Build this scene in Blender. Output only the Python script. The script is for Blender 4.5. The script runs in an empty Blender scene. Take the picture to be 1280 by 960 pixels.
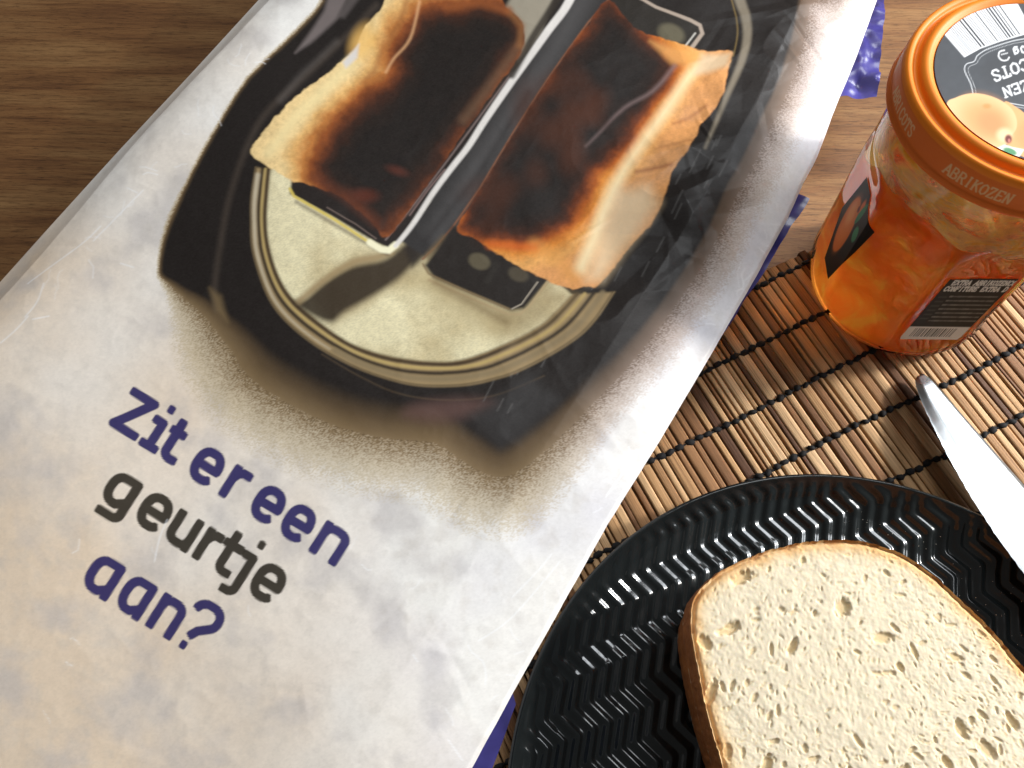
import bpy, math, random
import numpy as np
from mathutils import Vector, Matrix

S = bpy.context.scene
COL = S.collection
rnd = random.Random(7)

# ------------------------------------------------------------------ camera
CAM_H, TILT, ROLL, FPX = 0.25327, 0.43431, -0.065, 1020.0      # metres, radians, focal length in 1280-wide pixels
ct, st, cr, sr = math.cos(TILT), math.sin(TILT), math.cos(ROLL), math.sin(ROLL)
RC = np.array([[1, 0, 0], [0, ct, -st], [0, st, ct]]) @ np.array([[cr, -sr, 0], [sr, cr, 0], [0, 0, 1]])
cam = bpy.data.cameras.new('camera'); cam.sensor_width = 36.0; cam.lens = FPX / 1280 * 36
cam.clip_start = 0.01; cam.clip_end = 50
co = bpy.data.objects.new('camera', cam); COL.objects.link(co)
M4 = Matrix([list(RC[i]) + [0] for i in range(3)] + [[0, 0, 0, 1]]); M4.translation = Vector((0, 0, CAM_H))
co.matrix_world = M4
S.camera = co

SPOT_W, BEAM_EDGE = 440.0, (-0.016, 0.08, 0.0)
# ------------------------------------------------------------------ light: low light from a window on the right, soft sky light, dim room
w = bpy.data.worlds.new('World'); S.world = w; w.use_nodes = True
w.node_tree.nodes['Background'].inputs[0].default_value = (1.0, 0.97, 0.93, 1)
w.node_tree.nodes['Background'].inputs[1].default_value = 0.15
def area(name, loc, target, size, power, col):
    l = bpy.data.lights.new(name, 'AREA'); l.energy = power; l.color = col; l.shape = 'RECTANGLE'; l.size, l.size_y = size
    o = bpy.data.objects.new(name, l); COL.objects.link(o); o.location = loc
    o.rotation_euler = (Vector(target) - Vector(loc)).to_track_quat('-Z', 'Y').to_euler(); return o
def polar(az, el, d, c=(0.06, 0.10, 0.0)):
    az, el = math.radians(az), math.radians(el)
    return (c[0] + d * math.cos(el) * math.cos(az), c[1] + d * math.cos(el) * math.sin(az), c[2] + d * math.sin(el))
# sunlight through a window: a beam whose upper border passes just over the bread, so the bag and the left of the table stay in shade
sl = bpy.data.lights.new('sunbeam', 'SPOT'); sl.energy = SPOT_W; sl.color = (1.0, 0.95, 0.88); sl.shadow_soft_size = 0.13
HALF = math.radians(17); sl.spot_size = 2 * HALF; sl.spot_blend = 0.022
so = bpy.data.objects.new('sunbeam', sl); COL.objects.link(so); so.location = polar(9, 27, 2.2)
dirv = (Vector(BEAM_EDGE) - so.location).normalized(); side = dirv.cross(Vector((0, 0, 1))).normalized()
so.rotation_euler = (Matrix.Rotation(-HALF, 3, side) @ dirv).to_track_quat('-Z', 'Y').to_euler()
area('window_sky', polar(14, 27, 1.3), (0.03, 0.08, 0.03), (0.8, 0.5), 22, (0.91, 0.955, 1.0))
area('glint_light', polar(50, 60, 1.5), (0.03, 0.03, 0.0), (0.52, 0.52), 11, (0.95, 0.98, 1.0))  # added high area light, aimed to give the plate ridges their glints
S.view_settings.view_transform = 'Standard'; S.view_settings.look = 'None'
S.view_settings.exposure = 0.0; S.view_settings.gamma = 1.0; S.view_settings.use_curve_mapping = False
S.render.engine = 'CYCLES'
S.cycles.use_denoising = True
S.cycles.max_bounces = 10; S.cycles.transparent_max_bounces = 16

# ------------------------------------------------------------------ helpers
def lin(c):
    c = np.asarray(c, float) / 255.0
    return np.where(c <= 0.04045, c / 12.92, ((c + 0.055) / 1.055) ** 2.4)
def tag(o, label=None, cat=None, group=None, kind=None):
    for k, v in (('label', label), ('category', cat), ('group', group), ('kind', kind)):
        if v: o[k] = v
    return o
def empty(name, loc=(0, 0, 0), rz=0.0):
    o = bpy.data.objects.new(name, None); COL.objects.link(o); o.location = loc; o.rotation_euler[2] = rz
    o.empty_display_size = 0.02; return o
def link(name, me, mat, parent=None, smooth=True):
    if mat and not me.materials: me.materials.append(mat)
    o = bpy.data.objects.new(name, me); COL.objects.link(o)
    if parent: o.parent = parent
    if smooth: me.polygons.foreach_set('use_smooth', np.ones(len(me.polygons), bool))
    return o
def mesh_np(name, V, F, colors=None):
    """V (n,3), F (m,4) quads or (m,3) tris"""
    V = np.asarray(V, np.float32); F = np.asarray(F, np.int32); k = F.shape[1]
    me = bpy.data.meshes.new(name)
    me.vertices.add(len(V)); me.vertices.foreach_set('co', V.ravel())
    me.loops.add(F.size); me.loops.foreach_set('vertex_index', F.ravel())
    me.polygons.add(len(F)); me.polygons.foreach_set('loop_start', np.arange(0, F.size, k, dtype=np.int32))
    me.polygons.foreach_set('loop_total', np.full(len(F), k, np.int32))
    me.update(calc_edges=True)
    if colors is not None:
        a = me.color_attributes.new('print', 'FLOAT_COLOR', 'POINT')
        c = np.ones((len(V), 4), np.float32); c[:, :3] = colors
        a.data.foreach_set('color', c.ravel())
    return me
def grid_faces(nu, nv, wrap=False, flip=False):
    i = np.arange(nu if wrap else nu - 1); j = np.arange(nv - 1)
    I, J = np.meshgrid(i, j, indexing='ij'); I2 = (I + 1) % nu
    f = np.stack([I * nv + J, I2 * nv + J, I2 * nv + J + 1, I * nv + J + 1], -1).reshape(-1, 4)
    return f[:, ::-1] if flip else f
def lathe(name, prof, n=96, colors=None, rfun=None, flip=False):
    prof = np.asarray(prof, float); th = np.linspace(0, 2 * np.pi, n, endpoint=False)
    Rr, Z = prof[:, 0], prof[:, 1]
    T, RR = np.meshgrid(th, Rr, indexing='ij'); ZZ = np.meshgrid(th, Z, indexing='ij')[1]
    if rfun is not None: RR = rfun(T, RR, ZZ)
    V = np.stack([RR * np.cos(T), RR * np.sin(T), ZZ], -1).reshape(-1, 3)
    return mesh_np(name, V, grid_faces(n, len(prof), True, flip), colors)
TAB = np.random.default_rng(11).random((256, 256))
def vn(x, y, seed=0):
    x = np.asarray(x) + seed * 17.31; y = np.asarray(y) + seed * 9.73
    xi = np.floor(x).astype(int); yi = np.floor(y).astype(int); fx = x - xi; fy = y - yi
    fx = fx * fx * (3 - 2 * fx); fy = fy * fy * (3 - 2 * fy)
    a = TAB[xi & 255, yi & 255]; b = TAB[(xi + 1) & 255, yi & 255]; c = TAB[xi & 255, (yi + 1) & 255]; d = TAB[(xi + 1) & 255, (yi + 1) & 255]
    return (a * (1 - fx) + b * fx) * (1 - fy) + (c * (1 - fx) + d * fx) * fy
def fbm(x, y, octs=4, seed=0, gain=0.5):
    s = 0; a = 1; t = 0
    for k in range(octs):
        s = s + a * vn(x * 2 ** k, y * 2 ** k, seed + k * 3); t += a; a *= gain
    return s / t
def sst(a, b, x):
    t = np.clip((x - a) / (b - a), 0, 1); return t * t * (3 - 2 * t)
def catmull(P, closed=True, n=8):
    P = np.asarray(P, float); out = []; m = len(P)
    for i in range(m if closed else m - 1):
        if closed: a, b, c, d = P[i - 1], P[i], P[(i + 1) % m], P[(i + 2) % m]
        else: a, b, c, d = P[max(i - 1, 0)], P[i], P[i + 1], P[min(i + 2, m - 1)]
        for k in range(n):
            t = k / n
            out.append(0.5 * (2 * b + (c - a) * t + (2 * a - 5 * b + 4 * c - d) * t * t + (3 * b - a - 3 * c + d) * t ** 3))
    if not closed: out.append(P[-1])
    return np.array(out)

class Painter:
    """flat print: colour at points (X, Y) of a print layout, laid down shape by shape"""
    def __init__(s, X, Y, base):
        s.X, s.Y = X, Y; s.C = np.empty((len(X), 3)); s.C[:] = base
    def sub(s, P, pad):
        P = np.asarray(P, float)
        return np.nonzero((s.X > P[:, 0].min() - pad) & (s.X < P[:, 0].max() + pad) & (s.Y > P[:, 1].min() - pad) & (s.Y < P[:, 1].max() + pad))[0]
    @staticmethod
    def dseg(x, y, a, b):
        dx, dy = b[0] - a[0], b[1] - a[1]; L = dx * dx + dy * dy + 1e-12
        t = np.clip(((x - a[0]) * dx + (y - a[1]) * dy) / L, 0, 1)
        return (x - a[0] - t * dx) ** 2 + (y - a[1] - t * dy) ** 2, t
    def sd(s, P, pad, jit=None):
        """indices and signed distance (negative inside)"""
        P = np.asarray(P, float); I = s.sub(P, pad); x, y = s.X[I], s.Y[I]
        if jit is not None: x = x + jit[0][I]; y = y + jit[1][I]
        d = np.full(len(I), 1e9); ins = np.zeros(len(I), bool); n = len(P)
        for i in range(n):
            a, b = P[i], P[(i + 1) % n]; q, _ = s.dseg(x, y, a, b); d = np.minimum(d, q)
            c = ((a[1] > y) != (b[1] > y))
            if a[1] != b[1]: ins ^= c & (x < (b[0] - a[0]) * (y - a[1]) / (b[1] - a[1]) + a[0])
        d = np.sqrt(d); return I, np.where(ins, -d, d)
    def mix(s, I, a, col):
        a = a[:, None]; s.C[I] = s.C[I] * (1 - a) + np.asarray(col) * a
    def fill(s, P, col, f=1.0, op=1.0, grow=0.0, jit=None):
        I, d = s.sd(P, f * 1.5 + abs(grow) + 2, jit); s.mix(I, op * (1 - sst(-f, f, d - grow)), col)
    def line(s, P, wd, col, f=0.8, op=1.0, w2=None):
        P = np.asarray(P, float); I = s.sub(P, max(wd, w2 or 0) + f + 2); x, y = s.X[I], s.Y[I]
        d = np.full(len(I), 1e9); L = np.concatenate([[0], np.cumsum(np.hypot(*np.diff(P, axis=0).T))]); L /= max(L[-1], 1e-9)
        for i in range(len(P) - 1):
            q, t = s.dseg(x, y, P[i], P[i + 1]); q = np.sqrt(q)
            hw = wd / 2 if w2 is None else (wd + (w2 - wd) * (L[i] + t * (L[i + 1] - L[i]))) / 2
            d = np.minimum(d, q - hw)
        s.mix(I, op * (1 - sst(-f, f, d)), col)
    def spot(s, c, rx, ry, col, f=0.4, op=1.0, rot=0.0):
        R0 = max(rx, ry) * (1 + f) + 1
        I = np.nonzero((abs(s.X - c[0]) < R0) & (abs(s.Y - c[1]) < R0))[0]; x, y = s.X[I] - c[0], s.Y[I] - c[1]
        cc, ss = math.cos(rot), math.sin(rot); q = np.hypot((x * cc + y * ss) / rx, (-x * ss + y * cc) / ry)
        s.mix(I, op * (1 - sst(1 - f, 1 + f, q)), col)

# small serif capitals and digits as strokes in a 0.7 x 1 box
GL = {'A': [[(0, 0), (.35, 1), (.7, 0)], [(.14, .34), (.56, .34)]], 'B': [[(.08, 0), (.08, 1), (.42, 1), (.58, .88), (.58, .66), (.42, .53), (.08, .53)], [(.42, .53), (.64, .4), (.64, .12), (.45, 0), (.08, 0)]],
      'C': [[(.66, .8), (.5, 1), (.25, 1), (.05, .75), (.05, .25), (.25, 0), (.5, 0), (.66, .2)]], 'D': [[(.08, 0), (.08, 1), (.4, 1), (.65, .75), (.65, .25), (.4, 0), (.08, 0)]],
      'E': [[(.64, .84), (.62, 1), (.08, 1), (.08, 0), (.62, 0), (.66, .16)], [(.08, .52), (.48, .52)]], 'F': [[(.64, .84), (.62, 1), (.08, 1), (.08, 0)], [(.08, .52), (.48, .52)]],
      'I': [[(.35, 0), (.35, 1)]], 'K': [[(.08, 0), (.08, 1)], [(.64, 1), (.08, .45)], [(.26, .6), (.68, 0)]], 'N': [[(.08, 0), (.08, 1), (.62, 0), (.62, 1)]],
      'O': [[(.35, 1), (.1, .85), (.02, .5), (.1, .15), (.35, 0), (.6, .15), (.68, .5), (.6, .85), (.35, 1)]], 'P': [[(.08, 0), (.08, 1), (.45, 1), (.64, .85), (.64, .62), (.45, .46), (.08, .46)]],
      'R': [[(.08, 0), (.08, 1), (.45, 1), (.62, .86), (.62, .64), (.45, .5), (.08, .5)], [(.36, .5), (.68, 0)]], 'S': [[(.6, .8), (.5, 1), (.2, 1), (.06, .84), (.1, .64), (.55, .4), (.64, .2), (.5, 0), (.2, 0), (.06, .2)]],
      'T': [[(.02, .82), (.02, 1), (.68, 1), (.68, .82)], [(.35, 1), (.35, 0)]], 'U': [[(.08, 1), (.08, .25), (.22, 0), (.48, 0), (.62, .25), (.62, 1)]], 'X': [[(.04, 0), (.66, 1)], [(.04, 1), (.66, 0)]],
      'Z': [[(.06, .84), (.08, 1), (.62, 1), (.06, 0), (.64, 0), (.66, .16)]], "'": [[(.35, 1), (.3, .75)]], '4': [[(.5, 0), (.5, 1), (.04, .3), (.68, .3)]], '5': [[(.6, 1), (.14, 1), (.1, .56), (.45, .62), (.64, .4), (.6, .12), (.35, 0), (.06, .08)]],
      '0': [[(.35, 1), (.12, .8), (.12, .2), (.35, 0), (.58, .2), (.58, .8), (.35, 1)]], 'g': [[(.58, .6), (.3, .66), (.1, .45), (.15, .12), (.4, .06), (.58, .25)], [(.6, .66), (.6, -.1), (.4, -.3), (.12, -.2)]]}
def text(pt, s, origin, adv, up, wd, col, ser=0.13, f=0.7, back=0):
    """lay a line of capitals: origin = foot of the first letter, adv = step per letter, up = cap-height vector"""
    o = np.array(origin, float); adv = np.array(adv, float); up = np.array(up, float)
    for k, ch in enumerate(s):
        b = o + adv * (k - back)
        T = lambda p: b + adv * (p[0] * 1.15 + 0.05) + up * p[1]
        for g in GL.get(ch, []):
            pt.line([T(p) for p in g], wd, col, f)
            if ser:
                for e, n in ((g[0], g[1]), (g[-1], g[-2])):
                    if e[1] in (0, 1) and abs(e[0] - n[0]) < .4 and ch not in 'COS0ZE': pt.line([T((e[0] - ser, e[1])), T((e[0] + ser, e[1]))], wd * .7, col, f)

# ------------------------------------------------------------------ materials
def new_mat(name):
    m = bpy.data.materials.new(name); m.use_nodes = True; nt = m.node_tree
    return m, nt, nt.nodes['Principled BSDF']
def N(nt, typ, **kw):
    n = nt.nodes.new(typ)
    for k, v in kw.items():
        if k.startswith('i_'): n.inputs[k[2:].replace('_', ' ')].default_value = v
        else: setattr(n, k, v)
    return n
def L(nt, a, b): nt.links.new(a, b)
def simple(name, col, rough=0.5, spec=0.5, metal=0.0, coat=0.0):
    m, nt, b = new_mat(name); b.inputs['Base Color'].default_value = (*col, 1); b.inputs['Roughness'].default_value = rough
    b.inputs['Specular IOR Level'].default_value = spec; b.inputs['Metallic'].default_value = metal; b.inputs['Coat Weight'].default_value = coat; return m
def ramp(nt, stops, interp='LINEAR'):
    r = nt.nodes.new('ShaderNodeValToRGB'); r.color_ramp.interpolation = interp; e = r.color_ramp.elements
    while len(e) < len(stops): e.new(0.5)
    for k, (p, c) in enumerate(stops): e[k].position = p; e[k].color = (*c, 1)
    return r
def printed(name, rough=0.5, spec=0.4, coat=0.0, bump=0.0, bscale=400, bdist=0.0005):
    m, nt, b = new_mat(name); a = N(nt, 'ShaderNodeVertexColor', layer_name='print'); L(nt, a.outputs['Color'], b.inputs['Base Color'])
    b.inputs['Roughness'].default_value = rough; b.inputs['Specular IOR Level'].default_value = spec; b.inputs['Coat Weight'].default_value = coat
    if bump:
        tc = N(nt, 'ShaderNodeTexCoord'); nz = N(nt, 'ShaderNodeTexNoise'); nz.inputs['Scale'].default_value = bscale; nz.inputs['Detail'].default_value = 6; nz.inputs['Roughness'].default_value = 0.65
        L(nt, tc.outputs['Object'], nz.inputs['Vector']); bp = N(nt, 'ShaderNodeBump'); bp.inputs['Strength'].default_value = bump; bp.inputs['Distance'].default_value = bdist
        L(nt, nz.outputs['Fac'], bp.inputs['Height']); L(nt, bp.outputs['Normal'], b.inputs['Normal'])
    return m

# ------------------------------------------------------------------ table (oak)
def wood_mat():
    m, nt, b = new_mat('oak'); tc = N(nt, 'ShaderNodeTexCoord'); mp = N(nt, 'ShaderNodeMapping'); mp.inputs['Rotation'].default_value = (0, 0, math.radians(6))
    L(nt, tc.outputs['Object'], mp.inputs['Vector'])
    def noise(sc, scale, det, rough=0.6, dist=0.0):
        v = N(nt, 'ShaderNodeVectorMath', operation='MULTIPLY'); v.inputs[1].default_value = sc; L(nt, mp.outputs['Vector'], v.inputs[0])
        n = N(nt, 'ShaderNodeTexNoise'); n.inputs['Scale'].default_value = scale; n.inputs['Detail'].default_value = det; n.inputs['Roughness'].default_value = rough; n.inputs['Distortion'].default_value = dist
        L(nt, v.outputs[0], n.inputs['Vector']); return n
    n1 = noise((1, 9, 1), 9, 6, 0.62, 0.6); n2 = noise((1, 22, 1), 34, 4, 0.6); n3 = noise((1, 16, 1), 150, 4, 0.75)
    r1 = ramp(nt, [(0.28, (0.096, 0.038, 0.013)), (0.48, (0.172, 0.079, 0.027)), (0.72, (0.268, 0.147, 0.057))]); L(nt, n1.outputs['Fac'], r1.inputs[0])
    r2 = ramp(nt, [(0.32, (0.52, 0.47, 0.43)), (0.52, (1, 1, 1))]); L(nt, n2.outputs['Fac'], r2.inputs[0])
    r3 = ramp(nt, [(0.38, (0.36, 0.32, 0.28)), (0.47, (1, 1, 1))]); L(nt, n3.outputs['Fac'], r3.inputs[0])
    mx = N(nt, 'ShaderNodeMixRGB', blend_type='MULTIPLY'); mx.inputs[0].default_value = 0.75; L(nt, r1.outputs[0], mx.inputs[1]); L(nt, r2.outputs[0], mx.inputs[2])
    mx2 = N(nt, 'ShaderNodeMixRGB', blend_type='MULTIPLY'); mx2.inputs[0].default_value = 0.9; L(nt, mx.outputs[0], mx2.inputs[1]); L(nt, r3.outputs[0], mx2.inputs[2])
    L(nt, mx2.outputs[0], b.inputs['Base Color']); b.inputs['Roughness'].default_value = 0.55; b.inputs['Specular IOR Level'].default_value = 0.3
    bp = N(nt, 'ShaderNodeBump'); bp.inputs['Strength'].default_value = 0.35; bp.inputs['Distance'].default_value = 0.0006
    L(nt, n2.outputs['Fac'], bp.inputs['Height']); L(nt, bp.outputs['Normal'], b.inputs['Normal']); return m
me = mesh_np('table', [(-1.2, -1.0, 0), (1.2, -1.0, 0), (1.2, 1.4, 0), (-1.2, 1.4, 0)], [(0, 1, 2, 3)])
tag(link('table', me, wood_mat(), smooth=False), kind='structure')

# ------------------------------------------------------------------ bamboo placemat
MD = np.array([math.cos(math.radians(22.5)), math.sin(math.radians(22.5))]); SD = np.array([MD[1], -MD[0]])
mat_root = empty('placemat', (0, 0, 0)); tag(mat_root, 'brown bamboo stick placemat tied with black thread, under the plate and jar', 'placemat')
def stick_mat():
    m, nt, b = new_mat('bamboo'); oi = N(nt, 'ShaderNodeObjectInfo'); tc = N(nt, 'ShaderNodeTexCoord')
    r = ramp(nt, [(0.0, (0.075, 0.033, 0.016)), (0.10, (0.13, 0.060, 0.027)), (0.30, (0.23, 0.114, 0.050)), (0.6, (0.325, 0.178, 0.080)), (0.85, (0.43, 0.26, 0.125)), (1.0, (0.58, 0.39, 0.22))]); L(nt, oi.outputs['Random'], r.inputs[0])
    v = N(nt, 'ShaderNodeVectorMath', operation='MULTIPLY'); v.inputs[1].default_value = (28, 2600, 900); L(nt, tc.outputs['Object'], v.inputs[0])
    ad = N(nt, 'ShaderNodeVectorMath', operation='ADD'); L(nt, v.outputs[0], ad.inputs[0])
    mu = N(nt, 'ShaderNodeVectorMath', operation='SCALE'); mu.inputs[0].default_value = (13, 57, 31); L(nt, oi.outputs['Random'], mu.inputs['Scale']); L(nt, mu.outputs[0], ad.inputs[1])
    n = N(nt, 'ShaderNodeTexNoise'); n.inputs['Scale'].default_value = 1.0; n.inputs['Detail'].default_value = 5; n.inputs['Roughness'].default_value = 0.7; L(nt, ad.outputs[0], n.inputs['Vector'])
    r2 = ramp(nt, [(0.32, (0.45, 0.40, 0.36)), (0.5, (0.95, 0.95, 0.95)), (0.72, (1.3, 1.27, 1.2))]); L(nt, n.outputs['Fac'], r2.inputs[0])
    mx = N(nt, 'ShaderNodeMixRGB', blend_type='MULTIPLY'); mx.inputs[0].default_value = 0.9; L(nt, r.outputs[0], mx.inputs[1]); L(nt, r2.outputs[0], mx.inputs[2])
    L(nt, mx.outputs[0], b.inputs['Base Color']); b.inputs['Roughness'].default_value = 0.6; b.inputs['Specular IOR Level'].default_value = 0.2
    bp = N(nt, 'ShaderNodeBump'); bp.inputs['Strength'].default_value = 0.8; bp.inputs['Distance'].default_value = 0.0003; L(nt, n.outputs['Fac'], bp.inputs['Height']); L(nt, bp.outputs['Normal'], b.inputs['Normal'])
    return m
BAM = stick_mat(); BLACK = simple('black_thread', (0.012, 0.012, 0.013), 0.85, 0.2)
SL = 0.31; S0 = -0.1075
def stick_mesh(wd, ht, seed):
    R = random.Random(seed); ns = 14; sec = [(-.5, 0), (-.5, .86), (-.43, .97), (-.2, 1.0), (.2, 1.0), (.43, .97), (.5, .85), (.5, 0)]
    V = []
    for i in range(ns + 1):
        x = SL * i / ns; dy = R.uniform(-.00012, .00012); dz = R.uniform(-.00012, .00012)
        V += [(x, a * wd + dy, .0004 + c * ht + dz) for a, c in sec]
    k = len(sec); F = [(i * k + j, i * k + j + 1, (i + 1) * k + j + 1, (i + 1) * k + j) for i in range(ns) for j in range(k - 1)]
    e = [(0, 1, 2, 7), (2, 3, 4, 7), (4, 5, 6, 7)]
    F += e + [(ns * k + a, ns * k + d, ns * k + c, ns * k + b_) for a, b_, c, d in e]
    return mesh_np('stick', V, F)
wds = [.0011, .0016, .0021, .0026, .0031, .0037]
sticks = [(wd, stick_mesh(wd - .0002, rnd.uniform(.0019, .0022), i * 5 + j)) for i, wd in enumerate(wds) for j in range(3)]
ang = math.atan2(SD[1], SD[0]); mpos = -0.012; edges = []
while mpos < 0.285:
    wd, me = rnd.choice(sticks); mpos += wd / 2 + rnd.choice((.00012, .0002, .0003, .0005))
    o = link('stick', me, BAM, mat_root, smooth=False)
    p = MD * mpos + SD * (S0 + rnd.uniform(-.0008, .0008)); o.location = (p[0], p[1], rnd.uniform(0, .00015)); o.rotation_euler[2] = ang + rnd.uniform(-.002, .002)
    mpos += wd / 2; edges.append(mpos)
def blob(V, F, c, rx, ry, rz, ax, n=6, m=4):
    b = len(V); ay = np.array([-ax[1], ax[0]])
    for i in range(m + 1):
        ph = -math.pi / 2 + math.pi * i / m
        for j in range(n):
            t = 2 * math.pi * j / n; x, y = rx * math.cos(ph) * math.cos(t), ry * math.cos(ph) * math.sin(t); p = c[:2] + ax * x + ay * y
            V.append((p[0], p[1], c[2] + rz * math.sin(ph)))
    F += [(b + i * n + j, b + i * n + (j + 1) % n, b + (i + 1) * n + (j + 1) % n, b + (i + 1) * n + j) for i in range(m) for j in range(n)]
for k in range(15):
    s = -0.103 + 0.02 * k; V, F = [], []; m_ = -0.010; i = 0
    while m_ < 0.283:
        wob = .0006 * math.sin(m_ * 60 + k) + rnd.uniform(-.0003, .0003)
        p = MD * m_ + SD * (s + wob); a2 = ang + math.pi / 2 + rnd.uniform(-.5, .5)
        blob(V, F, np.array([p[0], p[1], .0027 + rnd.uniform(-.0002, .0003)]), .0017 + rnd.uniform(-.0003, .0003), .0009 + rnd.uniform(0, .0004), .0008, np.array([math.cos(a2), math.sin(a2)]))
        q = MD * (m_ + .0018) + SD * (s + wob); blob(V, F, np.array([q[0], q[1], .0024]), .0014, .0005, .0005, MD)
        m_ += .0035 + rnd.uniform(-.0005, .0005)
    link('thread', mesh_np('thread', V, F), BLACK, mat_root)

# ------------------------------------------------------------------ plate with zigzag relief
PC = np.array([0.0842, -0.0185]); PR = 0.0935
def square_disc(n):
    t = np.linspace(-1, 1, n); X, Y = np.meshgrid(t, t, indexing='ij'); X, Y = X.ravel(), Y.ravel()
    big = np.abs(X) > np.abs(Y); r = np.where(big, X, Y); q = np.where(big, Y / np.where(X == 0, 1, X), X / np.where(Y == 0, 1, Y)) * np.pi / 4
    return np.where(big, r * np.cos(q), r * np.sin(q)), np.where(big, r * np.sin(q), r * np.cos(q))
n = 470; dx, dy = square_disc(n); rr = np.hypot(dx, dy)
x, y = dx * PR, dy * PR; r = rr * PR
prof = np.interp(r, np.array([0, .066, .074, .080, .0845, .0872, .0890, .0900, .0908]) * PR / .0908, [.0058, .0058, .0061, .0070, .0086, .0104, .0121, .0132, .0124])
Pv = np.array([0.0032, -0.0137]); Nv = np.array([0.0044, 0.0014]); Ai = np.linalg.inv(np.stack([Pv, Nv], 1))
q = Ai @ np.stack([x + PC[0] - 0.013, y + PC[1] - 0.0245]); al, be = q[0], q[1]
tri = np.abs(((al + 0.25) % 1.0) * 2 - 1); tri = 1 - tri; tri = np.where(tri < .12, .06 + tri ** 2 / .24, np.where(tri > .88, .94 - (1 - tri) ** 2 / .24, tri))
ridge = 0.5 + 0.5 * np.cos(2 * np.pi * (be - 0.853 * tri)); ridge = 0.8 * ridge + 0.2 * sst(0.0, 1.0, ridge)
zt = prof + 0.00072 * ridge * (1 - sst(.0885, .0926, r)) + 0.00008 * fbm(x * 300, y * 300, 2, 4)
V = np.stack([x + PC[0], y + PC[1], zt], 1); F = grid_faces(n, n)
th = np.linspace(0, 2 * np.pi, 160, endpoint=False)
under = [(PR, .0124), (PR + .0002, .0116), (PR - .0004, .0106), (PR - .005, .0080), (.074, .0045), (.066, .0030), (.052, .0028), (.050, .0042), (.0002, .0042)]
T, RR = np.meshgrid(th, [a for a, b in under], indexing='ij'); ZZ = np.meshgrid(th, [b for a, b in under], indexing='ij')[1]
V2 = np.stack([RR * np.cos(T) + PC[0], RR * np.sin(T) + PC[1], ZZ], -1).reshape(-1, 3); F2 = grid_faces(160, len(under), True, True) + len(V)
m, nt, b = new_mat('black_glaze'); b.inputs['Base Color'].default_value = (.008, .0102, .0108, 1); b.inputs['Roughness'].default_value = 0.16; b.inputs['Specular IOR Level'].default_value = 0.40
tc = N(nt, 'ShaderNodeTexCoord'); nz = N(nt, 'ShaderNodeTexNoise'); nz.inputs['Scale'].default_value = 260; nz.inputs['Detail'].default_value = 4; L(nt, tc.outputs['Object'], nz.inputs['Vector'])
rr_ = ramp(nt, [(0.35, (.10, .10, .10)), (0.75, (.22, .22, .22))]); L(nt, nz.outputs['Fac'], rr_.inputs[0]); L(nt, rr_.outputs[0], b.inputs['Roughness'])
plate = link('plate', mesh_np('plate', np.concatenate([V, V2]), np.concatenate([F, F2])), m)
tag(plate, 'round glossy black plate with embossed zigzag ridges, holding the bread', 'plate')

# ------------------------------------------------------------------ bread slices
OUT = catmull([(.0424, .030), (.0430, .010), (.0449, -.004), (.0468, -.03), (.0485, -.053), (.055, -.061), (.09, -.063), (.123, -.061), (.131, -.053), (.134, -.03), (.1335, -.008), (.1290, .006), (.1234, .015), (.1185, .024), (.1124, .0324), (.1070, .0395), (.100, .0450), (.0915, .0485), (.0807, .0496), (.072, .0488), (.0632, .0470), (.053, .0432), (.0455, .0378)], True, 10)
BC = np.array([.088, -.006]); OUTc = OUT - BC
oth = np.arctan2(OUTc[:, 1], OUTc[:, 0]); orr = np.hypot(OUTc[:, 0], OUTc[:, 1]); od = np.argsort(oth); oth, orr = oth[od], orr[od]
def outline_r(t): return np.interp(t, np.concatenate([oth[-1:] - 2 * np.pi, oth, oth[:1] + 2 * np.pi]), np.concatenate([orr[-1:], orr, orr[:1]]))
CRUMB = printed('bread_crumb', 0.85, 0.15, bump=0.18, bscale=1500, bdist=0.0003)
bsdf = CRUMB.node_tree.nodes['Principled BSDF']; bsdf.inputs['Subsurface Weight'].default_value = 0.25; bsdf.inputs['Subsurface Radius'].default_value = (1.0, .6, .3); bsdf.inputs['Subsurface Scale'].default_value = 0.0012
CRUST = printed('bread_crust', 0.7, 0.25, bump=0.8, bscale=700, bdist=0.0008)
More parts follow.
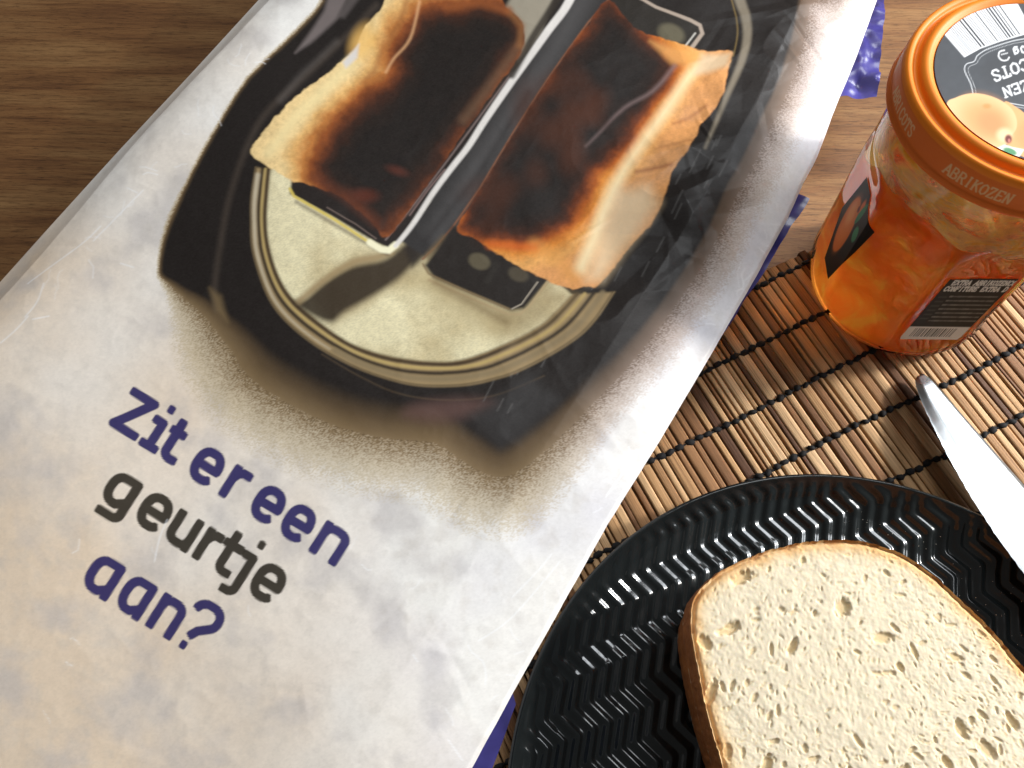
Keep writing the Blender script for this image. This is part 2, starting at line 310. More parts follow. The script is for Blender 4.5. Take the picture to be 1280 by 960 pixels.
def bread(n, z0, thick, seed, label, loc, rot):
    root = empty('bread_slice', (loc[0], loc[1], z0), rot); tag(root, label, 'bread', 'bread slices on the plate')
    rg = np.random.default_rng(seed); dx, dy = square_disc(n); rr = np.hypot(dx, dy); tt = np.arctan2(dy, dx); Rm = outline_r(tt)
    rag = 1 + (0.006 * (fbm(tt * 14 + 40, rr * 0 + 3, 3, seed) - .5) + 0.008 * (vn(tt * 60 + 90, rr * 0, seed) - .5)) * rr ** 6
    x, y = dx * Rm * rag, dy * Rm * rag; edge = (1 - rr) * Rm                     # distance from the crust, metres
    h = 0.0006 * (fbm(x * 60, y * 60, 3, seed) - .5) + 0.00030 * (fbm(x * 420, y * 420, 3, seed + 1) - .5) + 0.0002 * (fbm(x * 1300, y * 1300, 2, seed + 2) - .5)
    h -= 0.0016 * sst(.0022, 0, edge) ** 2
    pore = np.zeros(len(x)); deep = np.zeros(len(x))
    tot = 1900 if n > 300 else 60
    for k in range(tot):
        a = rg.uniform(0, 2 * np.pi); q = math.sqrt(rg.random()); Ro = float(outline_r(a)); px, py = q * Ro * math.cos(a) * .97, q * Ro * math.sin(a) * .97
        big = k < tot * 0.018; mid = k < tot * 0.12
        s = rg.uniform(.0012, .0025) if big else (rg.uniform(.0005, .0012) if mid else rg.uniform(.00028, .00060))
        asp = rg.uniform(1.1, 3.0); ro = a + np.pi / 2 + rg.normal(0, .5) if q > .55 else rg.uniform(0, np.pi)
        I = np.nonzero((np.abs(x - px) < s * 2.6) & (np.abs(y - py) < s * 2.6))[0]
        if not len(I): continue
        u, v = x[I] - px, y[I] - py; c, s_ = math.cos(ro), math.sin(ro); d = np.hypot((u * c + v * s_) / (s * math.sqrt(asp)), (-u * s_ + v * c) / (s / math.sqrt(asp)))
        d = d + 0.35 * (vn(x[I] * 1500, y[I] * 1500, k % 50) - .5)
        dep = s * (rg.uniform(.30, .62) if mid else rg.uniform(.18, .45)); w_ = 1 - sst(.55, 1.1, d)
        h[I] = np.minimum(h[I], h[I] * .3 + (-dep * w_)) * (w_ > 0) + h[I] * (w_ <= 0)
        pore[I] = np.maximum(pore[I], w_ * (1.0 if big else .8 if mid else .6))
    h *= 1 - sst(.0006, 0, edge)
    base = lin((234, 221, 194)) * 0.78; tan = lin((216, 186, 138)); por = lin((206, 180, 134)); orange = lin((200, 150, 88)); brown = lin((150, 96, 48))
    ea = edge + .0022 * (fbm(x * 220, y * 220, 3, seed + 5) - .5)
    C = base[None] * (0.94 + 0.12 * fbm(x * 500, y * 500, 2, seed + 7))[:, None]
    mixc = lambda C, a, col: C * (1 - a[:, None]) + col * a[:, None]
    C = mixc(C, .75 * pore, por); C = mixc(C, (.6 * sst(.0072, .0012, ea)), tan)
    C = mixc(C, .8 * sst(.0042, .0009, ea) * (0.55 + .8 * (fbm(x * 260, y * 260, 3, seed + 9) - .2)).clip(0, 1), orange); C = mixc(C, .8 * sst(.0012, .0002, ea) * (fbm(x * 330, y * 330, 2, seed + 8) > .5), brown)
    V = np.stack([x, y, thick + h], 1); F = grid_faces(n, n)
    # underside
    t2 = np.linspace(-np.pi, np.pi, 180, endpoint=False); r2 = outline_r(t2)
    Vb = np.concatenate([np.stack([r2 * np.cos(t2), r2 * np.sin(t2), 0 * t2 + .0002], 1), [[0, 0, .0002]]]); b0 = len(V)
    Fb = np.array([(b0 + (i + 1) % 180, b0 + i, b0 + 180, b0 + 180) for i in range(180)])
    Cc = np.concatenate([C, np.tile(base, (181, 1))])
    me = bpy.data.meshes.new('crumb'); me.from_pydata(np.concatenate([V, Vb]).tolist(), [], F.tolist() + [tuple(f[:3]) for f in Fb.tolist()])
    a = me.color_attributes.new('print', 'FLOAT_COLOR', 'POINT'); cc = np.ones((len(Cc), 4), np.float32); cc[:, :3] = Cc; a.data.foreach_set('color', cc.ravel())
    link('crumb', me, CRUMB, root)
    # crust ring
    nt_, nz_ = 700, 14; t3 = np.linspace(-np.pi, np.pi, nt_, endpoint=False); zz = np.linspace(0, 1, nz_)
    T, Z = np.meshgrid(t3, zz, indexing='ij'); r3 = outline_r(T); rg_ = 1 + (0.006 * (fbm(T * 14 + 40, T * 0 + 3, 3, seed) - .5) + 0.008 * (vn(T * 60 + 90, T * 0, seed) - .5))
    r3 = r3 * rg_ + .0004 * np.sin(Z * np.pi) + .0009 * (fbm(T * 40 + 50, Z * 4, 3, seed + 3) - .5) * np.sin(Z * np.pi)
    Vr = np.stack([r3 * np.cos(T), r3 * np.sin(T), Z * (thick - .0001)], -1).reshape(-1, 3)
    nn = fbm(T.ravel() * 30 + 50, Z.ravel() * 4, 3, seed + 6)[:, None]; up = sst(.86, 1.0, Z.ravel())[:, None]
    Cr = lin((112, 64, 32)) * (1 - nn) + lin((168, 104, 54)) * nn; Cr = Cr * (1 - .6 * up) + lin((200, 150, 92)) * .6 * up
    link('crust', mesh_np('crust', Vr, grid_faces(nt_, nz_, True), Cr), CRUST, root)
    return root
bread(160, .0070, .0125, 21, 'lower bread slice, mostly hidden, its brown crust showing at the left', BC + np.array([.0010, -.0012]), math.radians(1.0))
bread(410, .0200, .0135, 5, 'pale bread slice full of holes lying on top of another slice', BC, 0.0)

# ------------------------------------------------------------------ knife
kd = np.array([.397, -.918]); kn = np.array([-.918, -.397]); KT = np.array([.1357, .1079]) - kd * .0006
kroot = empty('table_knife', (KT[0], KT[1], 0.0)); tag(kroot, 'silver table knife with its rounded tip on the placemat, beside the plate', 'knife')
def kpos(t, w_, dz=0.0):
    p = kd * t + kn * w_; return (p[0], p[1], .0060 + .07 * t + .27 * w_ + dz)
kt = np.concatenate([np.linspace(0, .01, 16), np.linspace(.0108, .104, 60)])
edge_w = np.interp(kt, [0, .0008, .003, .008, .016, .027, .040, .053, .066, .085, .097, .104], [.0024, .0040, .0056, .0080, .0110, .0146, .0180, .0203, .0215, .0215, .0185, .0085])
spine = np.interp(kt, [0, .0010, .003, .010, .097, .104], [-.0002, -.0008, -.0011, -.0010, -.0010, .001])
nw = 14; V = []
for i, t in enumerate(kt):
    ser_ = .00012 * math.sin(t * 2 * math.pi / .0011) if .012 < t < .09 else 0
    ring = []
    for j in range(nw):
        f_ = j / (nw - 1); w_ = spine[i] + (edge_w[i] + ser_ - spine[i]) * f_; hth = .00095 * min(1, (1 - f_) * 3.2) * (1 if t > .004 else .5 + t / .008)
        ring.append((t, w_, hth + .0007 * (edge_w[i] / .021) ** 1.5 * math.sin(math.pi * f_)))
    V += [kpos(t_, w_, h_) for t_, w_, h_ in ring] + [kpos(t_, w_, -h_) for t_, w_, h_ in ring[::-1]]
k = 2 * nw; F = [(i * k + j, i * k + (j + 1) % k, (i + 1) * k + (j + 1) % k, (i + 1) * k + j) for i in range(len(kt) - 1) for j in range(k)]
F += [(j, k - 1 - j, k - 2 - j, j + 1) for j in range(nw - 1)]
m, nt, b = new_mat('steel'); b.inputs['Base Color'].default_value = (.40, .43, .45, 1); b.inputs['Metallic'].default_value = 1; b.inputs['Roughness'].default_value = .30
tc = N(nt, 'ShaderNodeTexCoord'); nz = N(nt, 'ShaderNodeTexNoise'); nz.inputs['Scale'].default_value = 160; nz.inputs['Detail'].default_value = 5; L(nt, tc.outputs['Object'], nz.inputs['Vector'])
r_ = ramp(nt, [(0.3, (.27, .27, .27)), (0.7, (.33, .33, .33))]); L(nt, nz.outputs['Fac'], r_.inputs[0]); L(nt, r_.outputs[0], b.inputs['Roughness'])
STEEL = m
link('blade', mesh_np('blade', V, F), STEEL, kroot)
V = []; hs = np.linspace(0, 1, 24)
for s in hs:
    t = .101 + .095 * s; hw = .0042 + .0034 * math.sin(min(1, s * 1.15) * math.pi * .5) ** 2; hw *= math.sqrt(max(0.02, 1 - max(0, (s - .9) / .1) ** 2)); ht = hw * .45
    for j in range(14):
        a = 2 * math.pi * j / 14; V.append(kpos(t, .0062 + hw * math.cos(a), ht * math.sin(a)))
F = [(i * 14 + j, i * 14 + (j + 1) % 14, (i + 1) * 14 + (j + 1) % 14, (i + 1) * 14 + j) for i in range(23) for j in range(14)]
link('handle', mesh_np('handle', V, F), STEEL, kroot)

# ------------------------------------------------------------------ jam jar
JX, JY = 0.13749, 0.14573; jar = empty('jam_jar', (JX, JY, .0026)); tag(jar, 'half empty apricot jam jar with orange lid and black labels', 'jar')
FA = math.radians(-95)
def facet(T, R, Z):
    a = ((T - FA + np.pi / 8) % (np.pi / 4)) - np.pi / 8; amt = sst(.004, .010, Z) * (1 - sst(.058, .066, Z))
    fl = np.minimum(.0296 / np.cos(a), .0317) * R / .031
    return R * (1 - amt) + fl * amt
GP = catmull([(.0001, .0012), (.015, .0010), (.024, .0002), (.0275, .0005), (.0300, .0026), (.0310, .007), (.0310, .020), (.0310, .040), (.0310, .058), (.0311, .066), (.0307, .072), (.0298, .0775), (.0292, .0815), (.0291, .088), (.0291, .092)], False, 4)
m = bpy.data.materials.new('clear_glass'); m.use_nodes = True; nt = m.node_tree; nt.nodes.remove(nt.nodes['Principled BSDF']); out = nt.nodes['Material Output']
tr = N(nt, 'ShaderNodeBsdfTransparent'); tr.inputs[0].default_value = (.965, .975, .965, 1); gl = N(nt, 'ShaderNodeBsdfGlossy'); gl.inputs['Roughness'].default_value = .03
fr = N(nt, 'ShaderNodeFresnel'); fr.inputs[0].default_value = 1.5; mx = N(nt, 'ShaderNodeMixShader'); L(nt, fr.outputs[0], mx.inputs[0]); L(nt, tr.outputs[0], mx.inputs[1]); L(nt, gl.outputs[0], mx.inputs[2]); L(nt, mx.outputs[0], out.inputs[0])
tc = N(nt, 'ShaderNodeTexCoord'); nz = N(nt, 'ShaderNodeTexNoise'); nz.inputs['Scale'].default_value = 70; L(nt, tc.outputs['Object'], nz.inputs['Vector']); bp = N(nt, 'ShaderNodeBump'); bp.inputs['Strength'].default_value = .25; bp.inputs['Distance'].default_value = .002; L(nt, nz.outputs['Fac'], bp.inputs['Height']); L(nt, bp.outputs[0], gl.inputs['Normal']); L(nt, bp.outputs[0], fr.inputs['Normal'])
GLASS = m
link('glass', lathe('glass', GP, 192, rfun=facet), GLASS, jar)
# jam
m, nt, b = new_mat('apricot_jam'); tc = N(nt, 'ShaderNodeTexCoord'); nz = N(nt, 'ShaderNodeTexNoise'); nz.inputs['Scale'].default_value = 75; nz.inputs['Detail'].default_value = 4; nz.inputs['Distortion'].default_value = .8; L(nt, tc.outputs['Object'], nz.inputs['Vector'])
r_ = ramp(nt, [(0.30, (.92, .20, .018)), (0.48, (.96, .32, .035)), (0.60, (.98, .45, .06)), (0.70, (1.0, .78, .12))]); L(nt, nz.outputs['Fac'], r_.inputs[0]); L(nt, r_.outputs[0], b.inputs['Base Color'])
b.inputs['Transmission Weight'].default_value = .6; b.inputs['IOR'].default_value = 1.36; b.inputs['Subsurface Weight'].default_value = 1.0; b.inputs['Subsurface Radius'].default_value = (1.0, .36, .05); b.inputs['Subsurface Scale'].default_value = .022; b.inputs['Roughness'].default_value = .45; b.inputs['Specular IOR Level'].default_value = .5
bp = N(nt, 'ShaderNodeBump'); bp.inputs['Strength'].default_value = .22; bp.inputs['Distance'].default_value = .002; L(nt, nz.outputs['Fac'], bp.inputs['Height']); L(nt, bp.outputs[0], b.inputs['Normal'])
JAM = m
nT, nZ = 160, 60; th = np.linspace(0, 2 * np.pi, nT, endpoint=False); T, Q = np.meshgrid(th, np.linspace(0, 1, nZ), indexing='ij')
lev = .058 + .010 * (fbm(np.cos(T) * 1.6 + 5, np.sin(T) * 1.6 + 5, 3, 3) - .5) * 2 + .003 * np.cos(T - math.radians(-120))
qs = np.clip(Q / .72, 0, 1); qt = np.clip((Q - .72) / .28, 0, 1)
Z = .0016 + qs * (lev - .0016); R0 = np.interp(Z, [.0016, .0028, .005, .008, .066, .08], [.0272, .0290, .0300, .0304, .0304, .0295])
R1 = facet(T, R0 + .0006, Z) - .0006; R1 = np.where(Q > .72, R1 * (1 - qt), R1) - .0005 * (fbm(T * 5 + 9, Z * 160, 3, 8)) * (Q <= .72)
Z = Z + np.where(Q > .72, .004 * (fbm(R1 * np.cos(T) * 130, R1 * np.sin(T) * 130, 3, 2) - .6) * np.minimum(1, qt * 4), 0); R1 = np.maximum(R1, .0001); R1 = np.where(Q < .001, .0001, R1)
link('jam', mesh_np('jam', np.stack([R1 * np.cos(T), R1 * np.sin(T), Z], -1).reshape(-1, 3), grid_faces(nT, nZ, True)), JAM, jar)
# smears of jam left on the inside of the glass
m = bpy.data.materials.new('jam_smear'); m.use_nodes = True; nt = m.node_tree; nt.nodes.remove(nt.nodes['Principled BSDF']); out = nt.nodes['Material Output']
tc = N(nt, 'ShaderNodeTexCoord'); mp = N(nt, 'ShaderNodeMapping'); mp.inputs['Rotation'].default_value = (.5, .3, 0); mp.inputs['Scale'].default_value = (1, 1, 2.2); L(nt, tc.outputs['Object'], mp.inputs[0])
nz = N(nt, 'ShaderNodeTexNoise'); nz.inputs['Scale'].default_value = 62; nz.inputs['Detail'].default_value = 6; nz.inputs['Roughness'].default_value = .62; nz.inputs['Distortion'].default_value = 1.6; L(nt, mp.outputs[0], nz.inputs['Vector'])
ra = ramp(nt, [(0.36, (.20, .20, .20)), (0.47, (.66, .66, .66)), (0.60, (.95, .95, .95))]); L(nt, nz.outputs['Fac'], ra.inputs[0])
rc = ramp(nt, [(0.36, (.98, .94, .58)), (0.53, (.98, .88, .38)), (0.61, (.97, .70, .12)), (0.69, (.92, .42, .05))]); L(nt, nz.outputs['Fac'], rc.inputs[0])
tl = N(nt, 'ShaderNodeBsdfTranslucent'); df = N(nt, 'ShaderNodeBsdfDiffuse'); gs = N(nt, 'ShaderNodeBsdfGlossy'); gs.inputs['Roughness'].default_value = .18
L(nt, rc.outputs[0], tl.inputs[0]); L(nt, rc.outputs[0], df.inputs[0]); m1 = N(nt, 'ShaderNodeMixShader'); m1.inputs[0].default_value = .5; L(nt, tl.outputs[0], m1.inputs[1]); L(nt, df.outputs[0], m1.inputs[2])
m2 = N(nt, 'ShaderNodeMixShader'); m2.inputs[0].default_value = .05; L(nt, m1.outputs[0], m2.inputs[1]); L(nt, gs.outputs[0], m2.inputs[2])
tr = N(nt, 'ShaderNodeBsdfTransparent'); tr.inputs[0].default_value = (.97, .90, .60, 1); m3 = N(nt, 'ShaderNodeMixShader'); dt = N(nt, 'ShaderNodeVectorMath', operation='DOT_PRODUCT'); dt.inputs[1].default_value = (-15, -15, 0); L(nt, tc.outputs['Object'], dt.inputs[0])
ad = N(nt, 'ShaderNodeMath', operation='ADD', use_clamp=True); ad.inputs[1].default_value = .62; L(nt, dt.outputs['Value'], ad.inputs[0]); ml = N(nt, 'ShaderNodeMath', operation='MULTIPLY'); L(nt, ra.outputs[0], ml.inputs[0]); L(nt, ad.outputs[0], ml.inputs[1])
L(nt, ml.outputs[0], m3.inputs[0]); L(nt, tr.outputs[0], m3.inputs[1]); L(nt, m2.outputs[0], m3.inputs[2]); L(nt, m3.outputs[0], out.inputs[0])
bp = N(nt, 'ShaderNodeBump'); bp.inputs['Strength'].default_value = .6; bp.inputs['Distance'].default_value = .002; L(nt, nz.outputs['Fac'], bp.inputs['Height'])
for x_ in (tl, df, gs): L(nt, bp.outputs[0], x_.inputs['Normal'])
SP = catmull([(.0300, .050), (.0300, .058), (.0301, .066), (.0297, .072), (.0288, .0775), (.0282, .0815), (.0281, .087)], False, 4)
link('jam_smear', lathe('jam_smear', SP, 160, rfun=lambda T, R, Z: facet(T, R + .0010, Z) - .0013), m, jar)
# labels on the glass
ORANGE_P = lin((226, 120, 52))
def glass_label(name, t0, t1, z0, z1, nu, nv, poly, paint):
    """label in degrees x metres, cut to a polygon in its own 0..1 square"""
    U, Vv = np.meshgrid(np.linspace(0, 1, nu), np.linspace(0, 1, nv), indexing='ij')
    th = np.radians(t0 + (t1 - t0) * U); z = z0 + (z1 - z0) * Vv; R = facet(th, np.full_like(th, .031), z) + .00022
    # slide each row onto the polygon's own left and right border so that the outline is clean
    P = np.array(poly)
    lo = np.empty(nv); hi = np.empty(nv)
    for j, v in enumerate(np.linspace(0.0005, .9995, nv)):
        xs = [a[0] + (v - a[1]) / (b_[1] - a[1]) * (b_[0] - a[0]) for a, b_ in zip(P, np.roll(P, -1, 0)) if (a[1] <= v) != (b_[1] <= v)]
        lo[j], hi[j] = min(xs), max(xs)
    U2 = lo[None] + (hi - lo)[None] * U; th = np.radians(t0 + (t1 - t0) * U2); R = facet(th, np.full_like(th, .031), z) + .00022
    pt = Painter(U2.ravel() * 100, Vv.ravel() * 100, lin((30, 29, 28))); paint(pt)
    link(name, mesh_np(name, np.stack([R * np.cos(th), R * np.sin(th), z], -1).reshape(-1, 3), grid_faces(nu, nv), pt.C), PAPERLABEL, jar)
PAPERLABEL = printed('label_print', .5, .18)
WHITE = lin((238, 236, 230)); GREY = lin((158, 154, 146))
def paint_back(p):
    p.fill([(-5, -5), (105, -5), (105, 23), (-5, 23)], lin((225, 222, 216)), 1)
    R = random.Random(4); x = 12
    while x < 82:
        wd = R.choice((1.0, 1.5, 2.4)); p.fill([(x, 5), (x + wd, 5), (x + wd, 20), (x, 20)], lin((45, 42, 40)), .6); x += wd + R.choice((1.2, 1.8, 2.6))
    text(p, "EXTRA ABRIKOZENCONFITUUR", (8, 90.5), (5.6, 0), (0, 6.2), 1.7, WHITE, .1, .8)
    text(p, "CONFITURE EXTRA D'ABRICOTS", (4, 81.5), (5.6, 0), (0, 6.2), 1.7, WHITE, .1, .8)
    for k in range(7):
        y = 73 - k * 6.6; x = 22
        while x < 95:
            l = R.uniform(2, 6); p.line([(x, y), (x + l, y)], R.uniform(1.2, 2.4), GREY, 1.2, R.uniform(.4, .7)); x += l + R.uniform(1.0, 2.2)
    for k in range(6): p.line([(6, 72 - k * 7), (17, 72 - k * 7)], 2.2, lin((70, 66, 64)), 1.4)
glass_label('back_label', -112, -77, .0140, .0505, 240, 220, [(.02, 0), (.98, 0), (1, .06), (1, 1), (.30, 1), (.14, .965), (0, .99), (0, .04)], paint_back)
def paint_front(p):
    p.spot((38, 52), 21, 32, lin((214, 108, 44)), .06, 1, .1); p.spot((38, 52), 17, 27, lin((232, 136, 66)), .5, .8, .1); p.spot((33, 64), 10, 12, lin((240, 165, 100)), .6, .7)
    p.spot((52, 84), 5, 8, lin((220, 110, 50)), .3); p.spot((58, 80), 5, 14, lin((52, 128, 88)), .15, 1, -.25); p.spot((72, 64), 7, 8, lin((60, 140, 96)), .2, 1, .5); p.spot((46, 78), 3.5, 3.5, lin((120, 40, 30)), .4)
glass_label('front_label', 165, 202, .0165, .0560, 110, 110, [(.30, 0), (.72, 0), (.92, .55), (1, .86), (.66, .93), (.55, 1), (.2, 1), (.12, .8), (.0, .5)], paint_front)
# lid
LZ = .0949
prof = catmull([(.0240, LZ - .0008), (.0266, LZ - .0008), (.0274, LZ - .0002), (.0287, LZ + .0006), (.0300, LZ + .0001), (.0307, LZ - .0013), (.0315, LZ - .0015), (.0322, LZ - .0008), (.0331, LZ - .0006), (.0338, LZ - .0013), (.0341, LZ - .0030), (.0341, LZ - .0060), (.0341, LZ - .0088), (.0346, LZ - .0096), (.0349, LZ - .0106), (.0344, LZ - .0113), (.0336, LZ - .0108)], False, 6)
nth = 1200; T, Zc = np.meshgrid(np.linspace(0, 2 * np.pi, nth, endpoint=False), prof[:, 1], indexing='ij')
# extra rows on the skirt so the print on it is sharp
extra = np.linspace(LZ - .0031, LZ - .0087, 34); pr = [tuple(a) for a in prof]
i0 = max(i for i, a in enumerate(pr) if a[1] >= LZ - .0030 and a[0] > .0335); i1 = min(i for i, a in enumerate(pr) if a[1] <= LZ - .0088 and i > i0)
pr = pr[:i0 + 1] + [(.0341, z) for z in extra] + pr[i1:]; pr = np.array(pr)
T, Zc = np.meshgrid(np.linspace(0, 2 * np.pi, nth, endpoint=False), pr[:, 1], indexing='ij'); arc = T * .0341 * 1000; hgt = (Zc - LZ) * 1000
Rc = np.meshgrid(T[:, 0], pr[:, 0], indexing='ij')[1]; arc = np.where(Rc > .0335, arc, -999)
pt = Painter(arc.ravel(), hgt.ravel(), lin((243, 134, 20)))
sk = (pt.X > -900) & (pt.Y < -2.4); pt.C[sk] = lin((226, 112, 30))  # skirt in a darker orange than the top: its shade put into the colour
PALE = lin((232, 190, 140))
for word, a0 in (('ABRIKOZEN', -145), ('ABRICOTS', -191), ('APRICOTS', -95), ('ABRIKOZEN', -40), ('ABRICOTS', 20), ('APRICOTS', 85), ('ABRIKOZEN', 128)):
    text(pt, word, (math.radians(a0 % 360) * 34.1, -8.0), (1.92, 0), (0, 3.3), .42, PALE, .1, .16)
LID = printed('lid_lacquer', .5, .35, .0)
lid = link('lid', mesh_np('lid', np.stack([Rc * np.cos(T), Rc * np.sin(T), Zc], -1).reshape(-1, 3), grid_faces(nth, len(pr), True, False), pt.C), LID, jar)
# printed disc on the lid, laid out in pixels of the label drawing
def proj(X, Y, Z):
    d = np.stack([X, Y, Z - CAM_H], -1) @ RC; return 640 - d[..., 0] / d[..., 2] * FPX, 480 + d[..., 1] / d[..., 2] * FPX
nd = 250; dx, dy = square_disc(nd); RL = .0269
px, py = proj(dx * RL + JX, dy * RL + JY, np.full(len(dx), .0975)); pt = Painter(px, py, lin((74, 77, 82)))
pt.C *= (0.9 + .2 * fbm(px / 9, py / 9, 3, 2))[:, None]
W_ = lin((240, 242, 245)); bar = catmull([(1150, 10), (1180, 41), (1206, 71), (1226, 60), (1251, 51), (1281, 42.5), (1310, 38), (1290, 24), (1276, 9), (1268, -12), (1200, -15)], True, 2)
pt.fill([(1150, 10), (1180, 41), (1206, 71), (1226, 60), (1251, 51), (1281, 42.5), (1292, 40.5), (1276, 10), (1262, -15), (1180, -15)], W_, .6)
def bar_line(s, wd, col=lin((52, 54, 60)), op=1):      # s along the barcode, measured on its lower arc
    bx, by = np.interp(s, [0, 24, 50, 82], [1206, 1226, 1251, 1281]), np.interp(s, [0, 24, 50, 82], [71, 60, 51, 42.5])
    d = np.array([-26, -29.5]) * (1 - s / 82 * .0); f_ = np.array([-26, -29.5]) / 39.3; f_ = f_ * (1 - s / 150) + np.array([-19, -34]) / 39 * (s / 150)
    p0 = np.array([bx, by]) + f_ * 2.5; pt.line([p0, p0 + f_ * 60], wd, col, .45, op)
for s in (5.5, 8.2, 10.8, 13, 15.5, 18.2, 21, 23.5, 34, 36.5, 39, 44.5, 52.5, 55, 57.5): bar_line(s, .9, lin((120, 122, 128)))
for s, wd in ((26.5, 2.0), (30.5, 2.2), (47.5, 1.4), (61, 1.6), (64.5, 2.2), (68.5, 1.8), (72, 1.2), (77, 1.5)): bar_line(s, wd)
lw = lin((225, 228, 232))
pt.line(catmull([(1290, 46.5), (1268, 50), (1245, 57), (1232, 62), (1222, 69), (1218, 76), (1209, 79), (1206, 85), (1208, 92), (1213, 102), (1216, 112), (1217, 122)], False, 6), 1.0, lw, .6)
pt.line(catmull([(1290, 50), (1268, 53.5), (1247, 60), (1235, 65), (1226, 71), (1221, 78.5), (1213, 82), (1210.5, 87), (1213, 94), (1217, 103), (1220, 112), (1220.5, 122)], False, 6), .6, lw, .6, .55)
pt.spot((1262, 88), 32, 22, lin((62, 63, 66)), .3, .5)
pt.line(catmull([(1262, 71), (1259, 74.5), (1253, 74.5), (1249, 70), (1250, 64), (1256, 62)], False, 6), 1.7, W_, .6); pt.line([(1252, 67.5), (1260, 65.5)], 1.0, W_, .6)
text(pt, '450g', (1299, 49), (-8.4, 3.3), (2.6, 8.0), 2.0, W_, 0, .7)
text(pt, 'APRICOTS', (1330, 55), (-11.6, 4.3), (4.6, 12.6), 2.3, W_, .13, .7)
text(pt, 'ABRIKOZEN', (1350.5, 76), (-11.0, 3.8), (4.4, 11.4), 2.2, W_, .13, .7)
pt.line([(1262, 128), (1290, 133), (1320, 128)], .9, lw, .6); pt.line([(1266, 132), (1290, 136)], .6, lw, .6, .7)
jj = (0 * px, 0 * px)
ap = catmull([(1184, 131), (1196, 121), (1214, 116), (1232, 117.5), (1250, 124), (1264, 134), (1271, 147), (1271, 160), (1264, 170), (1258, 180), (1240, 186), (1200, 170)], True, 6)
pt.fill(catmull([(1256, 127), (1272, 134), (1286, 145), (1300, 160), (1300, 200), (1262, 184), (1260, 160)], True, 5), lin((238, 176, 118)), .8)
pt.spot((1284, 168), 14, 18, lin((242, 160, 104)), .5, .8)
pt.fill(ap, lin((247, 204, 152)), .8); pt.spot((1232, 150), 34, 26, lin((241, 170, 112)), .5, .9, .5); pt.spot((1240, 153), 20, 15, lin((236, 148, 96)), .7, .8, .5); pt.spot((1256, 168), 9, 8, lin((253, 226, 180)), .6, .8)
pt.spot((1234, 132), 5, 3, lin((214, 150, 84)), .6, .8); pt.spot((1261, 173), 4.5, 5.5, lin((120, 52, 46)), .4); pt.spot((1262, 175), 1.6, 2.4, lin((196, 120, 110)), .4)
pt.fill([(1247, 184), (1256, 180), (1266, 183), (1281, 186), (1275, 195), (1255, 194)], lin((236, 240, 226)), .8); pt.spot((1263, 188.5), 9, 4, lin((88, 152, 108)), .3, 1, .35)
link('lid_print', mesh_np('lid_print', np.stack([dx * RL, dy * RL, np.full(len(dx), LZ - .0002)], 1), grid_faces(nd, nd), pt.C), printed('lid_print_ink', .4, .3, 0), lid)

# ------------------------------------------------------------------ bread bag
Z0 = .058; BO = np.array([-.1162, .1781]); BA = np.array([math.cos(math.radians(57.8)), math.sin(math.radians(57.8))]); BN = np.array([BA[1], -BA[0]])
bag = empty('bread_bag', (BO[0], BO[1], 0.0)); tag(bag, 'crumpled paper bread bag printed with burnt toast in a toaster', 'bag')
vs = np.concatenate([np.arange(-.178, -.152, .002), np.arange(-.152, .192, .00032), np.arange(.192, .262, .0015)])
def uv_at(P, drop):                     # border of the panel, from points of the layout lifted to the panel's own height
    o = []
    for (a, b_), d_ in zip(P, drop):
        d = RC @ np.array([a - 640, 480 - b_, -FPX]); q_ = d[:2] * ((Z0 - d_ - CAM_H) / d[2]) - BO; o.append((q_ @ BA, q_ @ BN))
    return np.array(o)
RK = lambda v: .10 + .26 * sst(-.03, .09, v)
RD = lambda v: RK(v) * .0236 + .0012
RP = [(520, 1090), (556, 1020), (590, 960), (640, 868), (700, 762), (760, 655), (825, 551), (890, 441), (950, 337), (985, 272), (1006, 226), (1022, 196), (1040, 145), (1068, 78), (1096, 0), (1125, -80), (1160, -180)]
e0 = uv_at(RP, np.full(len(RP), .007)); eR = uv_at(RP, RD(e0[:, 0]))
LP = [(-420, 830), (-200, 577), (-60, 421), (0, 355), (60, 288), (150, 189), (240, 93), (325, 0), (420, -105), (520, -215)]
eL = uv_at(LP, np.full(len(LP), .0092))
nu = 610
UL = np.interp(vs, eL[:, 0], eL[:, 1]); UR = np.interp(vs, eR[:, 0], eR[:, 1]) + .0003 * (fbm(vs * 130 + 20, vs * 0, 3, 6) - .5)
sfr = np.linspace(0, 1, nu); Sg, Vg = np.meshgrid(sfr, vs, indexing='ij')
Ug = UL[None] + (UR - UL)[None] * Sg
dl = Ug - UL[None]; dr = UR[None] - Ug
def fold(u, v, u0, v0, ang_, hgt, wd, length):
    c, s = math.cos(ang_), math.sin(ang_); a = (u - u0) * c + (v - v0) * s; d = -(u - u0) * s + (v - v0) * c
    return hgt * np.maximum(0, 1 - np.abs(d) / wd) * np.exp(-(a / length) ** 2)
h = .0026 * (fbm(Ug * 15 + 3, Vg * 15 + 7, 2, 1) - .5) * 2
h += .00035 * (1 - 2 * np.abs(fbm(Ug * 45 + 3, Vg * 45 + 1, 2, 4) - .5) * 2.0) * (.3 + 1.6 * sst(.10, .17, Ug) * sst(-.08, .06, Vg))
h += .00005 * (1 - 2 * np.abs(fbm(Ug * 160 + 3, Vg * 160 + 1, 2, 9) - .5) * 2.0)
h += .00002 * (fbm(Ug * 700, Vg * 700, 2, 12) - .5)
rb = random.Random(3)
for k in range(16): h += fold(Ug, Vg, rb.uniform(0, .19), rb.uniform(-.15, .19), rb.uniform(0, 3.14), rb.choice((-1, 1)) * rb.uniform(.00004, .00014), rb.uniform(.005, .014), rb.uniform(.01, .04))
